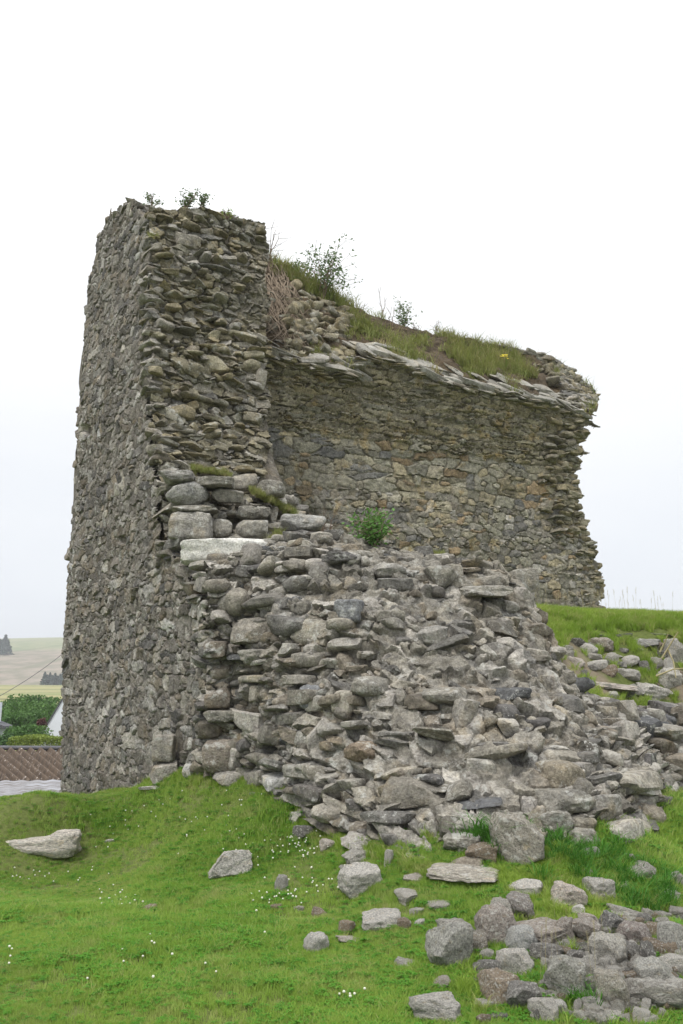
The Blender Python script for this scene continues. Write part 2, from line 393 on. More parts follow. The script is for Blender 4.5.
# --- side wall: stone-by-stone relief
def side_wall():
    r = np.random.default_rng(3)
    s = np.arange(-.55, 6.2, .017); z = np.arange(-1.75, 8.9, .014)
    S, Z = np.meshgrid(s, z)
    c = courses(7, 10.9, .215, .115, r, wav=.5); c[:, 0] -= .6; c[:, 1] -= 1.8
    sites = np.column_stack([c[:, 0], c[:, 1], c[:, 2]*.5, c[:, 3]*.5, r.normal(0, .35, len(c))])
    F1, F2, I, Sw, Zw = voro_field(S, Z, sites, .45)
    n = len(sites); J = F2-F1
    hgt = r.uniform(.014, .036, n)*np.where(r.random(n) < .05, 1.8, 1); tx = r.normal(0, .07, n); tz = r.normal(.0, .10, n)
    dx = S-sites[I, 0]; dz = Z-sites[I, 1]
    P = np.stack([S, Z, 0*S], -1)
    st = sstep(J, .06, .26)
    disp = st*(hgt[I]+tx[I]*dx+tz[I]*dz)+.008*fbm(P, 9, 3, 4)*st+.006*fbm(P, 40, 3, 8)+.05*fbm(P, .6, 2, 2)
    cover = sstep(fbm(P, 1.1, 3, 21), .0, .5)*.6         # mortar smeared over some stones
    disp = disp*(1-cover*.35)+cover*.012*fbm(P, 14, 2, 6)
    for (hx, hy, rw, rh) in ((160, 385, .12, .14), (176, 741, .16, .22), (88, 430, .08, .08), (122, 540, .06, .06)):
        px, py = proj(side_pt(S, Z)); k = ((px-hx)/4.)**2+((py-hy)/(rh*55))**2
        disp -= .28*np.exp(-k*k)
    px, py = proj(side_pt(sites[:, 0], sites[:, 1])); keep = inpoly(px, py, SIDE_OUT)
    mask = keep[I].ravel() & (I.ravel() >= 0)
    V = side_pt(S, Z, disp).reshape(-1, 3)
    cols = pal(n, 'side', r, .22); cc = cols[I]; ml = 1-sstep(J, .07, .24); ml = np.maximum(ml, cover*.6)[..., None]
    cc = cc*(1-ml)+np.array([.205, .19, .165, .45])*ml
    F = gridfaces(len(z), len(s), mask); V, F, cc = compact(V, F, cc.reshape(-1, 4))
    part(link('side_wall', mesh('side_wall', V, F, M_SIDE, True, 50, cc)))
side_wall()

# a solid core sheet: polygon in (s,z), swept across the wall, subdivided and roughened
def side_core():
    pts = []
    for (px, py) in SIDE_OUT:
        x, z = ray(px, py); s = (x*OB[1]-OB[0])/(U[0]-x*U[1]); d = OB[1]+U[1]*s; pts.append((s, z*d))
    pts = np.array(pts); pts[:, 1] = np.maximum(pts[:, 1], -2.2)
    cen = pts.mean(0)
    # resample outline
    q = []
    for i in range(len(pts)):
        a, b = pts[i], pts[(i+1) % len(pts)]; n = max(1, int(np.linalg.norm(b-a)/.12))
        for k in range(n): q.append(a+(b-a)*k/n)
    q = np.array(q); dv = cen-q; q = q+dv/np.linalg.norm(dv, axis=1, keepdims=True)*.10
    T = np.linspace(0.07, 1.96, 18); V = []
    for t in T: V.append(side_pt(q[:, 0], q[:, 1], 0, t))
    V = np.concatenate(V); V += .05*np.stack([fbm(V, 3, 3, s_) for s_ in (1, 2, 3)], -1)*np.array([1, 1, 1])
    n = len(q); F = []
    for k in range(len(T)-1):
        for i in range(n): F.append((k*n+i, k*n+(i+1) % n, (k+1)*n+(i+1) % n, (k+1)*n+i))
    F.append(tuple(range(n))[::-1]); F.append(tuple(range((len(T)-1)*n, len(T)*n)))
    cc = np.tile(np.array([.22, .20, .165, .4]), (len(V), 1))
    part(link('wall_core', mesh('wall_core', V, F, M_MORT, True, 60, cc)))
    return pts
SP = side_core()

# --- near edge of the side wall as a function of height
_edge = [(147, 215), (150, 250), (148, 300), (151, 350), (150, 400), (156, 450), (160, 480), (163, 520), (166, 545), (186, 572), (196, 592), (206, 610), (207, 700), (206, 830)]
_es, _ez = [], []
for (px, py) in _edge:
    x, z = ray(px, py); s = (x*OB[1]-OB[0])/(U[0]-x*U[1]); _es.append(s); _ez.append(z*(OB[1]+U[1]*s))
_es = np.array(_es)[::-1]; _ez = np.array(_ez)[::-1]
def edge_s(z): return np.interp(z, _ez, _es)

# --- broken end of the wall: courses of projecting stones
def broken_end():
    r = np.random.default_rng(8)
    rk = Rocks(True)
    def sz(x, y): return 1.25 if y > 3.2+1.6 else (1.1 if y > 1.6 else .9)
    def endfn(a, b):
        z = b-1.5; p = side_pt(edge_s(z)-.03, z, 0, a); return p, np.broadcast_to(np.array([U[0], U[1], 0.]), p.shape)
    def endkeep(pos, I):
        px, py = proj(pos); q = pos[..., :2]-OB; t = q@Vd; return (t < np.interp(pos[..., 2], [-1.5, 1.2, 1.7], [.55, 1., 2.2])) & (px < 267+3*np.sin(py*.13)) & (pos[..., 2] < np.interp(t, [0, .5, 1., 2.2], [7.45, 7.67, 7.83, 7.97]))
    sites = csites(2.3, 9.6, .23, .095, r, .22); cl = pal(len(sites), 'grey', r, .16); oc = pal(len(sites), 'olive', r, .14); q = (sites[:, 1] > 4) & (r.random(len(sites)) < .7); cl[q] = oc[q]
    part(relief('wall_end_masonry', endfn, 2.25, 9.6, .014, sites, cl, (.19, .175, .14, .4), M_RUB, r, (.02, .11), .35, (.05, .28), endkeep, 1.6,
                smear=lambda p: .8*sstep(fbm(p, 1.1, 2, 5)+.7*sstep(proj(p)[0], 215, 250), .25, .9)))
    c = courses(2.25, 9.8, .25, .09, r, None, .6); c[:, 1] -= 1.5
    t, z, w, h = c.T
    s = edge_s(z)
    topz = np.interp(t, [0, .5, 1., 2.2], [7.40, 7.62, 7.78, 7.92])
    px, py = proj(side_pt(s, z, 0, t))
    lim = np.interp(z, [-1.5, 1.2, 1.7], [.55, 1.0, 2.2])
    k = (z < topz) & (t-w*.4 > -.03) & (t < lim) & (px+w*30 < 268)
    k &= r.random(len(t)) < np.where(px > 225, .30, .52)+.4*(t-w*.5 < .08)
    t, z, w, h, s = t[k], z[k], w[k], h[k], s[k]
    n = len(t); fr = np.tile(np.array([[Vd[0], Vd[1], 0], [U[0], U[1], 0], [0, 0, 1.]]), (n, 1, 1))
    pos = side_pt(s+r.uniform(-.15, .02, n), z, 0, t)
    size = np.stack([w*1.04*r.uniform(.8, 1.2, n), r.uniform(.28, .42, n), h*r.uniform(.8, 1.4, n)], -1)
    cols = pal(n, 'grey', r); oc = pal(n, 'olive', r); kk = (z > 2.6) & (r.random(n) < .7); cols[kk] = oc[kk]
    kinds = r.choice(4, n, p=[.06, .16, .30, .48])
    for q, kd in enumerate(('round', 'block', 'slab', 'ang')):
        m = kinds == q; rk.add(pos[m], fr[m], size[m], kd, cols[m], .17, r)
    n = 130; z = r.uniform(-.9, 7.35, n); t = r.uniform(.02, .12, n); w = r.uniform(.14, .32, n)
    rk.add(side_pt(edge_s(z)-.10+r.uniform(-.04, .04, n), z, 0, t), np.tile(fr[0], (n, 1, 1)), np.stack([w, w*r.uniform(1, 1.5, n), w*r.uniform(.3, .55, n)], -1), 'ang', pal(n, 'grey', r), .12, r)
    # small pinning stones
    n = 900; t = r.uniform(0.05, 1.7, n); z = r.uniform(-1.4, 7.6, n); k = t < np.interp(z, [-1.5, 1.2, 1.7, 7.5], [.55, 1., 2., 1.98])
    t, z = t[k], z[k]; n = len(t); s = edge_s(z); sz_ = r.uniform(.04, .12, (n, 1))
    pos = side_pt(s-.07+r.uniform(-.05, .05, n), z, 0, t); fr = np.tile(fr[0], (n, 1, 1))
    rk.add(pos, fr, sz_*np.array([1.5, 1.2, .7]), 'ang', pal(n, 'grey', r), .3, r)
    # courses on the front face returning below (squared blocks)
    # top stones
    n = 420; s = r.uniform(-.1, 1.75, n); t = r.uniform(.05, 1.85, n)
    zt = np.interp(s, SP_S, SP_Z); zt = np.minimum(np.maximum(zt, np.interp(t, [0, .5, 1, 2], [7.3, 7.55, 7.72, 7.85])), 8.6-.3*t)
    # the head steps down from the high far part to the broken corner
    pos = side_pt(s, zt-.06+r.uniform(-.12, .08, n), 0, t)
    w = r.uniform(.12, .30, n); fr = np.tile(fr[0], (n, 1, 1))
    rk.add(pos, fr, np.stack([w, w*r.uniform(.7, 1.2, n), w*r.uniform(.3, .6, n)], -1), 'ang', pal(n, 'grey', r), .22, r)
    # ragged far arris
    n = 150; z = r.uniform(-1.6, 8.2, n); t = r.uniform(0, 1.9, n)
    sB = np.interp(z, FAR_Z, FAR_S)
    m = r.random(n) < .45; t[m] = r.uniform(0, .25, m.sum())
    pos = side_pt(sB+.20+r.uniform(-.05, .04, n), z, 0, t+.12); fr = np.tile(fr[0], (n, 1, 1))
    rk.add(pos, fr, np.stack([r.uniform(.2, .4, n), r.uniform(.2, .4, n), r.uniform(.1, .24, n)], -1), 'block', pal(n, 'side', r), .08, r)
    part(rk.build('broken_wall_end', M_RUB))
_i = [i for i, (px, py) in enumerate(SIDE_OUT) if py <= 250 and px >= 96]
SP_S = SP[_i, 0]; SP_Z = SP[_i, 1]; _o = np.argsort(SP_S); SP_S, SP_Z = SP_S[_o], SP_Z[_o]
FAR_S = SP[:12, 0]; FAR_Z = SP[:12, 1]; _o = np.argsort(FAR_Z); FAR_S, FAR_Z = FAR_S[_o], FAR_Z[_o]
broken_end()

# --- inner wall with the springing of the vault
PL = at(255, 600, 13.5)[:2]; PR = at(612, 600, 17.0)[:2]; WL = np.linalg.norm(PR-PL); WD = (PR-PL)/WL; WN = np.array([WD[1], -WD[0]])
Z_SPR = 5.85
def inner_pt(s, z, off=0.):
    s, z, off = np.broadcast_arrays(s, z, off)
    cur = .28*np.clip((z-3.9)/2.0, 0, 1.2)**2.2
    o = off+cur
    return np.stack([PL[0]+WD[0]*s+WN[0]*o, PL[1]+WD[1]*s+WN[1]*o, z], -1)
INNER_OUT = [(240, 345), (300, 350), (345, 366), (372, 356), (405, 364), (440, 380), (500, 390), (545, 400), (588, 414), (585, 425), (588, 436), (580, 448), (583, 462), (577, 478), (580, 495), (575, 505), (586, 518), (583, 530), (592, 545), (590, 560), (600, 575), (598, 590), (604, 612), (604, 720), (240, 720)]
def inner_wall():
    r = np.random.default_rng(6)
    s = np.arange(-.3, WL+.3, .020); z = np.arange(-.2, 6.5, .017); S, Z = np.meshgrid(s, z)
    L = []
    for (z0, z1, w, h, rot) in ((4.45, 6.6, .40, .065, .06), (3.55, 4.45, .34, .155, .14), (-.3, 3.55, .21, .115, .2)):
        c = courses(WL+.8, z1-z0, w, h, r, None, .6); c[:, 0] -= .4; c[:, 1] += z0
        L.append(np.column_stack([c[:, 0], c[:, 1], c[:, 2]*.5, c[:, 3]*.5, r.normal(0, rot, len(c))]))
    sites = np.concatenate(L); n = len(sites)
    F1, F2, I, Sw, Zw = voro_field(S, Z, sites, .35); J = F2-F1
    up = sites[:, 1] > 4.45
    hgt = r.uniform(.018, .045, n)+np.where(up, r.uniform(0, .05, n), 0); tx = r.normal(0, .1, n); tz = np.where(up, r.uniform(-.1, .6, n), r.normal(0, .06, n)); tx *= .5
    P = np.stack([S, Z, 0*S], -1); dx = S-sites[I, 0]; dz = Z-sites[I, 1]; st = sstep(J, .04, .26)*(.65+.35*sstep(fbm(P, 4, 2, 87), -.4, .3))
    disp = st*(hgt[I]+tx[I]*dx+tz[I]*dz)+.012*fbm(P, 9, 3, 14)*st+.006*fbm(P, 34, 3, 18)+.04*fbm(P, .7, 2, 12)
    cov = sstep(fbm(P, .8, 3, 31)+.35*sstep(Z, 4.6, 5.2), .35, .9)*.5
    disp = disp*(1-.4*cov)+.015*cov*fbm(P*np.array([.4, 1, 1]), 16, 2, 3)
    # rough right-hand margin and dark cavity at the left foot
    k = ((S-.95)/.22)**2+((Z-2.55)/.5)**2; disp -= .35*np.exp(-k*k)
    px, py = proj(inner_pt(sites[:, 0], sites[:, 1])); keep = inpoly(px, py, INNER_OUT)
    mask = keep[I].ravel() & (I.ravel() >= 0)
    cols = pal(n, 'inner', r, .18); oc = pal(n, 'olive', r, .08); cols[up] = oc[up]; 
    hi = sites[:, 1] < 3.6; g = pal(n, 'grey', r); k2 = hi & (r.random(n) < .5); cols[k2] = g[k2]
    cc = cols[I]; ml = np.maximum((1-sstep(J, .07, .22))*sstep(fbm(P, 5, 2, 88), -.7, .2), cov*.7)[..., None]; cc = cc*(1-ml)+np.array([.19, .175, .13, .25])*ml
    V = inner_pt(S, Z, disp).reshape(-1, 3); F = gridfaces(len(z), len(s), mask); V, F, cc = compact(V, F, cc.reshape(-1, 4))
    part(link('inner_wall', mesh('inner_wall', V, F, M_INNER, True, 50, cc)))
    # solid body behind it
    out = []
    for (px, py) in INNER_OUT:
        x, z = ray(px, py); s = (x*PL[1]-PL[0])/(WD[0]-x*WD[1]); d = PL[1]+WD[1]*s; out.append((s, max(z*d, -1.)))
    out = np.array(out); q = []
    for i in range(len(out)):
        a, b = out[i], out[(i+1) % len(out)]; m_ = max(1, int(np.linalg.norm(b-a)/.15))
        for k in range(m_): q.append(a+(b-a)*k/m_)
    q = np.array(q); cen = out.mean(0); dv = cen-q; q = q+dv/np.linalg.norm(dv, axis=1, keepdims=True)*.14
    T = np.linspace(.08, 2.3, 18); V = np.concatenate([np.stack([PL[0]+WD[0]*q[:, 0]-WN[0]*t_, PL[1]+WD[1]*q[:, 0]-WN[1]*t_, q[:, 1]], -1) for t_ in T])
    V += .05*np.stack([fbm(V, 3, 3, s_) for s_ in (1, 2, 3)], -1); nq = len(q); F = []
    for k in range(len(T)-1):
        for i in range(nq): F.append((k*nq+i, k*nq+(i+1) % nq, (k+1)*nq+(i+1) % nq, (k+1)*nq+i))
    F.append(tuple(range(nq))[::-1]); F.append(tuple(range((len(T)-1)*nq, len(T)*nq)))
    part(link('wall_core', mesh('wall_core', V, F, M_MORT, True, 60, np.tile(np.array([.19, .17, .13, .4]), (len(V), 1)))))
inner_wall()
def inner_depth(px):
    x, _ = ray(px, 400); s = (x*PL[1]-PL[0])/(WD[0]-x*WD[1]); return PL[1]+WD[1]*s

def inner_edge():
    r = np.random.default_rng(16); rk = Rocks(True)
    line = [(580, 418), (579, 436), (574, 450), (578, 464), (572, 480), (576, 497), (574, 508), (584, 520), (583, 535), (594, 548), (592, 562), (601, 577), (599, 592), (605, 610), (606, 660)]
    fr0 = np.array([[WD[0], WD[1], 0], [WN[0], WN[1], 0], [0, 0, 1.]])
    for dx, n in ((0, 120), (-6, 110), (-14, 100), (-24, 60)):
        t = np.sort(r.uniform(0, len(line)-1, n)); px = np.interp(t, range(len(line)), [l[0] for l in line])+dx-5+r.uniform(-4, 2, n); py = np.interp(t, range(len(line)), [l[1] for l in line])
        for th in ((0, .5, 1.1, 1.7) if dx == 0 else (0,)):
            d = inner_depth(px); pos = at(px, py, d); z = pos[:, 2]
            cur = .28*np.clip((z-3.9)/2.0, 0, 1.2)**2.2
            pos = pos+np.outer(cur*.9+r.uniform(-.12, .03, n)-th, np.append(WN, 0))
            w = r.uniform(.15, .42, n)
            rk.add(pos, np.tile(fr0, (n, 1, 1)), np.stack([w, r.uniform(.3, .5, n), w*r.uniform(.25, .5, n)], -1), 'slab' if dx > -8 else 'ang', pal(n, 'grey' if r.random() < .4 else 'olive', r), .12, r)
    part(rk.build('broken_wall_edge', M_RUB))
inner_edge()

# springing course of the vault: thin tilted slabs along the broken line
def springing():
    r = np.random.default_rng(26); rk = Rocks(True)
    line = np.array([(262, 349), (290, 354), (320, 362), (345, 370), (362, 353), (385, 354), (405, 360), (425, 371), (445, 379), (475, 383), (505, 387), (535, 394), (560, 403), (590, 413)])
    fr0 = np.array([[WD[0], WD[1], 0], [WN[0], WN[1], 0], [0, 0, 1.]])
    a = R(-6); c_, s_ = math.cos(a), math.sin(a)
    frs = np.array([fr0[0]*c_+np.array([0, 0, 1.])*s_, fr0[1]*.80+np.array([0, 0, -.60]), fr0[1]*.60+np.array([0, 0, .80])])
    frt = np.array([fr0[0]*c_+np.array([0, 0, 1.])*s_, fr0[1]*.93+np.array([0, 0, -.30]), np.array([0, 0, 1.])*c_-fr0[0]*s_])
    for lay, (n, dy, out, wl, hh, pk) in enumerate(((30, 1, .16, (.5, 1.2), (.10, .19), 'pale'), (50, 6, .16, (.25, .7), (.05, .10), 'grey'), (60, 11, .14, (.2, .5), (.04, .08), 'olive'), (56, 16, .08, (.2, .5), (.03, .07), 'olive'), (30, -6, -.10, (.4, .95), (.07, .15), 'pale'))):
        px = np.linspace(264, 573, n)+r.uniform(-5, 3, n); py = np.interp(px, line[:, 0], line[:, 1])+dy+r.uniform(-1.5, 1.5, n)
        d = inner_depth(px)-out*.95; pos = at(px, py, d); w = r.uniform(*wl, n)
        cols = pal(n, pk, r); 
        if pk == 'pale': cols[:, :3] *= .90
        rk.add(pos, np.tile(frs if lay in (0, 4) else (frt if lay == 1 else fr0), (n, 1, 1)), np.stack([w, r.uniform(.35, .6, n), r.uniform(*hh, n)], -1), 'ang' if lay in (1, 4) else 'slab', cols, .13, r)
    part(rk.build('vault_springing', M_SLAB, None, 'ledge of tilted pale slabs along the broken vault'))
springing()

# ------------------------------------------------------------ curved patches given by a net of points
class Patch:
    def __init__(s, G, arc=False):
        s.G = np.asarray(G, float); s.R, s.C = s.G.shape[:2]; s.mu = s.mv = None
        if arc:
            q = np.linspace(0, 1, 400)
            cu = np.mean([np.r_[0, np.cumsum(np.linalg.norm(np.diff(s.p(q, v), axis=0), axis=1))] for v in (.4, .6, .8)], 0)
            cv = np.mean([np.r_[0, np.cumsum(np.linalg.norm(np.diff(s.p(u, q), axis=0), axis=1))] for u in (.25, .4, .55)], 0)
            s.W, s.H = cu[-1], cv[-1]; s.v0 = np.interp(1/(s.R-1), q, cv/cv[-1]); s.q = q; s.mu, s.mv = cu/cu[-1], cv/cv[-1]
    def _w(s, x, n):
        x = np.clip(x, 0, 1)*(n-1); i = np.minimum(x.astype(int), n-2); f = x-i
        w = [-.5*f+f**2-.5*f**3, 1-2.5*f**2+1.5*f**3, .5*f+2*f**2-1.5*f**3, -.5*f**2+.5*f**3]
        return [(np.clip(i+k-1, 0, n-1), w[k]) for k in range(4)]
    def p(s, u, v):
        u, v = np.broadcast_arrays(np.asarray(u, float), np.asarray(v, float)); r = 0
        if s.mu is not None: u = np.interp(u, s.mu, s.q); v = np.interp(v, s.mv, s.q)
        for (i, a) in s._w(v, s.R):
            for (j, b) in s._w(u, s.C): r = r+s.G[i, j]*(a*b)[..., None]
        return r
    def frame(s, u, v):
        e = .004; du = s.p(u+e, v)-s.p(u-e, v); dv = s.p(u, v-e)-s.p(u, v+e)
        n = np.cross(du, dv); n /= np.linalg.norm(n, axis=-1, keepdims=True)+1e-9
        n = n*np.where(n[..., 1:2] > 0, -1, 1)
        return n
    def grid(s, nu, nv):
        U_, V_ = np.meshgrid(np.linspace(0, 1, nu), np.linspace(0, 1, nv)); P = s.p(U_, V_); return U_, V_, P
    def find(s, px, py):
        if not hasattr(s, '_g'): s._g = s.grid(160, 160); s._px = proj(s._g[2])
        q = (s._px[0]-px)**2+(s._px[1]-py)**2
        k = np.unravel_index(np.argmin(q+np.where(q < 9, 0, 0)), q.shape); return s._g[2][k], s.frame(s._g[0][k], s._g[1][k])

# soil and haunch above the springing
_hp = [255, 300, 345, 380, 430, 480, 530, 562, 594]
_l = [349, 360, 370, 357, 376, 386, 396, 406, 416]; _c = [255, 284, 307, 324, 339, 351, 361, 376, 402]
G = [[], [], [], [], []]
for px, l, c in zip(_hp, _l, _c):
    d = float(inner_depth(px)); th = 1.5
    a = at(px, l, d-.30); b = at(px, c, d+th)
    G[0].append(a); G[1].append(a*.6+b*.4+np.array([0, 0, .12])); G[2].append(a*.25+b*.75+np.array([0, 0, .10])); G[3].append(b)
    G[4].append(b+np.array([-WN[0]*.8-WD[0]*.5, -WN[1]*.8-WD[1]*.5, -1.3]))
HEAD = Patch(G[::-1])
def wall_head():
    U_, V_, P = HEAD.grid(330, 150)
    Nn = HEAD.frame(U_, V_); P = P+Nn*(.09*fbm(P, 2.2, 3, 3)+.03*fbm(P, 9, 3, 7))[..., None]
    cc = np.tile(np.array([.13, .10, .065, .1]), (P.size//3, 1))
    part(link('wall_head', mesh('wall_head', P.reshape(-1, 3), gridfaces(150, 330), M_SOILM, True, None, cc), None, 'broken wall top with bare soil and rubble filling'))
    r = np.random.default_rng(36); rk = Rocks(True)
    fr0 = np.array([[WD[0], WD[1], 0], [WN[0], WN[1], 0], [0, 0, 1.]])
    n = 420; u = np.concatenate([r.uniform(.04, .27, 220)**1.0, r.uniform(.70, .99, 200)]); v = np.concatenate([r.uniform(.42, .97, 220), r.uniform(.2, .8, 200)])
    k = np.ones(n, bool); k[:220] = r.random(220) < .25+.7*sstep(u[:220], .06, .16); k[220:] = r.random(200) < sstep(u[220:]+.25*(1-v[220:]), .84, .98)
    u, v = u[k], v[k]; n = len(u)
    pos = HEAD.p(u, v)+HEAD.frame(u, v)*r.uniform(-.06, .04, (n, 1)); w = r.uniform(.12, .34, n); 
    rk.add(pos, np.tile(fr0, (n, 1, 1)), np.stack([w, w*.9, w*r.uniform(.35, .75, n)], -1), 'ang', pal(n, 'olive', r), .3, r)
    part(rk.build('haunch_stones', M_RUB)); rk = Rocks(True)
    # thin stones along the right part of the crest
    n = 90; u = r.uniform(.30, .95, n); v = .25+r.uniform(-.02, .05, n); k = r.random(n) < sstep(u, .3, .9); u, v = u[k], v[k]; n = len(u)
    pos = HEAD.p(u, v)+np.array([0, 0, .04]); w = r.uniform(.25, .6, n)
    rk.add(pos, np.tile(fr0, (n, 1, 1)), np.stack([w, w*.8, r.uniform(.06, .13, n)], -1), 'slab', pal(n, 'grey', r), .12, r)
    n = 130; u = r.uniform(.86, .975, n); v = r.uniform(.22, .98, n); pos = HEAD.p(u, v)+np.array([0, 0, .03]); w = r.uniform(.15, .34, n)
    rk.add(pos, np.tile(fr0, (n, 1, 1)), np.stack([w, w*.8, r.uniform(.06, .16, n)], -1), 'ang', pal(n, 'grey', r), .15, r)
    part(rk.build('crest_stones', M_RUB))
M_SOILM = stone_material('soil_and_mortar', .0, 8., 1., .5, 1.0)
wall_head()

# ------------------------------------------------------------ the collapsed front wall: rubble mass
cols_ = [
    [(206, 572, 9.62), (206, 610, 9.33), (206, 680, 9.30), (206, 740, 9.28), (206, 800, 9.25)],
    [(238, 560, 9.9), (240, 610, 9.45), (240, 680, 9.30), (241, 740, 9.15), (242, 795, 9.05)],
    [(290, 549, 9.9), (290, 600, 9.10), (286, 670, 8.65), (288, 735, 8.35), (292, 808, 8.00)],
    [(350, 543, 9.9), (346, 598, 8.75), (345, 670, 8.20), (348, 745, 7.70), (355, 852, 6.95)],
    [(410, 560, 9.8), (410, 615, 8.60), (412, 680, 7.95), (418, 765, 7.15), (428, 886, 6.15)],
    [(470, 567, 9.7), (473, 625, 8.60), (478, 695, 7.75), (485, 775, 6.95), (495, 896, 5.98)],
    [(520, 590, 9.5), (530, 655, 8.60), (542, 715, 7.75), (550, 785, 6.95), (562, 888, 6.15)],
    [(562, 688, 9.0), (580, 712, 8.45), (598, 745, 7.80), (612, 785, 7.30), (628, 846, 6.8)],
    [(626, 718, 9.2), (640, 730, 8.95), (655, 748, 8.70), (666, 775, 8.45), (676, 808, 8.25)],
    [(730, 712, 10.3), (736, 722, 10.2), (742, 738, 10.0), (748, 760, 9.8), (752, 800, 9.6)]]
G = [[], [], [], [], [], []]
for c in cols_:
    p0 = at(*c[0]); G[0].append(p0+(np.array([.1, 1.5, -1.2]) if c[0][0] < 500 else np.array([.05, .5, -.7])))
    for k in range(5): G[k+1].append(at(*c[k]))
MASS = Patch(G, True)
def rubble():
    r = np.random.default_rng(46)
    W, H = MASS.W, MASS.H
    def mfn(a, b): u, v = a/W, 1-b/H; return MASS.p(u, v), MASS.frame(np.clip(u, .005, .995), np.clip(v, .005, .995))
    sites = csites(W, H, .24, .135, r, .25); n = len(sites); q = MASS.p(sites[:, 0]/W, 1-sites[:, 1]/H); px, py = proj(q)
    cl = pal(n, 'grey', r, .18)
    part(relief('mortar_core', mfn, W, H, .0135, sites, cl*np.array([.95, .95, .95, 1]), (.24, .23, .20, .5), M_RUB, r, (-.03, .10), .35, (.04, .30), None, 2.2, 45,
                smear=lambda p: .75*sstep(fbm(p, 1.9, 3, 41)+.35*np.exp(-((proj(p)[0]-440)/100.)**2)-.35*(proj(p)[0] < 340), .1, .5)*sstep(fbm(p, 9, 2, 4), -.5, .1)))
    # stones laid in rough courses over the patch
    rk = Rocks(True)
    c = courses(W, H, .225, .135, r, None, .8)
    u = c[:, 0]/W; v = 1-c[:, 1]/H; pos = MASS.p(u, v); px, py = proj(pos)
    k = (u > .0) & (u < 1) & (v > MASS.v0-.08) & (v < 1.) & (r.random(len(u)) < np.where(px < 335, .80, np.where(px > 590, .75, .42))+.3*(v < MASS.v0+.08))
    u, v, w, h, px = u[k], v[k], c[k, 2], c[k, 3], px[k]
    su = sv = np.ones(len(u))
    pos = MASS.p(u, v); nn = MASS.frame(u, v); n = len(u)
    cv = 0
    pos = pos+nn*(r.uniform(-.12, .035, n))[:, None]
    hx = np.stack([-nn[:, 1], nn[:, 0], 0*u], -1); hx /= np.linalg.norm(hx, axis=1, keepdims=True)
    yy = np.cross(np.array([0, 0, 1.]), hx); fr = np.stack([hx, yy, np.tile([0, 0, 1.], (n, 1))], 1)
    ww = w*su.clip(.5, 1.15)*1.02; hh = h*sv.clip(.6, 1.4)*r.uniform(.8, 1.12, n)
    left = px < 360
    hh = hh*np.where(px > 560, 1.15, 1.); size = np.stack([ww, np.minimum(ww*r.uniform(.9, 1.4, n)+.05, .34), hh], -1)
    grow = np.where((r.random(n) < .10) & (v > MASS.v0+.1), 1.45, 1.)[:, None]; size = size*grow
    cols = pal(n, 'grey', r, .18)*np.array([.92, .92, .92, 1]); pk = r.random(n) < .10; cols[pk] = pal(n, 'dark', r)[pk]; pk = r.random(n) < .12; cols[pk] = pal(n, 'pale', r)[pk]
    right = px > 560
    kd = np.where(right, r.choice(4, n, p=[.30, .15, .15, .40]), 0); kd = np.where(right, kd, np.where(left, r.choice(4, n, p=[.48, .24, .04, .24]), r.choice(4, n, p=[.10, .12, .22, .56])))
    for q, kn in enumerate(('round', 'block', 'slab', 'ang')):
        m = kd == q; rk.add(pos[m], fr[m], size[m], kn, cols[m], .12, r)
    n = 1300; u = r.uniform(0, 1, n); v = r.uniform(MASS.v0, 1, n); pos = MASS.p(u, v)+MASS.frame(u, v)*r.uniform(-.07, .03, (n, 1)); s_ = r.uniform(.03, .10, (n, 1))
    rk.add(pos, np.tile(np.eye(3), (n, 1, 1)), s_*np.array([1.5, 1.2, .7]), 'ang', pal(n, 'grey', r), .5, r)
    o = rk.build('rubble_wall', M_RUB, None, 'collapsed front wall, a slumped mass of rubble and mortar'); part(o)
    return o
MASSO = rubble()

def solo(name, px, py, w, h, kind, col, surf, seed, parent, label, dep=1.0, out=.0, lich=1., tilt=(0, 0, 0), mat=None, d=None):
    """one named stone bedded in the masonry"""
    if d is None: p, n = surf.find(px, py)
    else: p = at(px, py, d); n = np.array([0, -1., 0])
    sc = p[1]/FPX
    V = rock(seed, 14, kind); W, H = w*sc, h*sc
    V = V*np.array([W, W*dep, H])/2; V = V@rotm(*[np.array([R(a)]) for a in tilt])[0].T
    hx = np.array([-n[1], n[0], 0]); hx /= np.linalg.norm(hx); hy = np.cross([0, 0, 1.], hx); V = V@np.array([hx, hy, [0, 0, 1.]])
    V = V+p+n*out
    c = np.tile(np.array([*col, lich]), (len(V), 1)); me = mesh(name, V, TOPO[14][1], mat or M_RUB, True, 42, c)
    o = link(name, me); o.parent = parent; o.matrix_parent_inverse = tower.matrix_world.inverted() if parent == tower else Matrix.Identity(4)
    if label: o['label'] = label
    return o
GR, PA, DK, BR = (.29, .28, .245), (.42, .41, .38), (.17, .165, .16), (.27, .22, .165)
mo = MASSO
class Dummy: pass
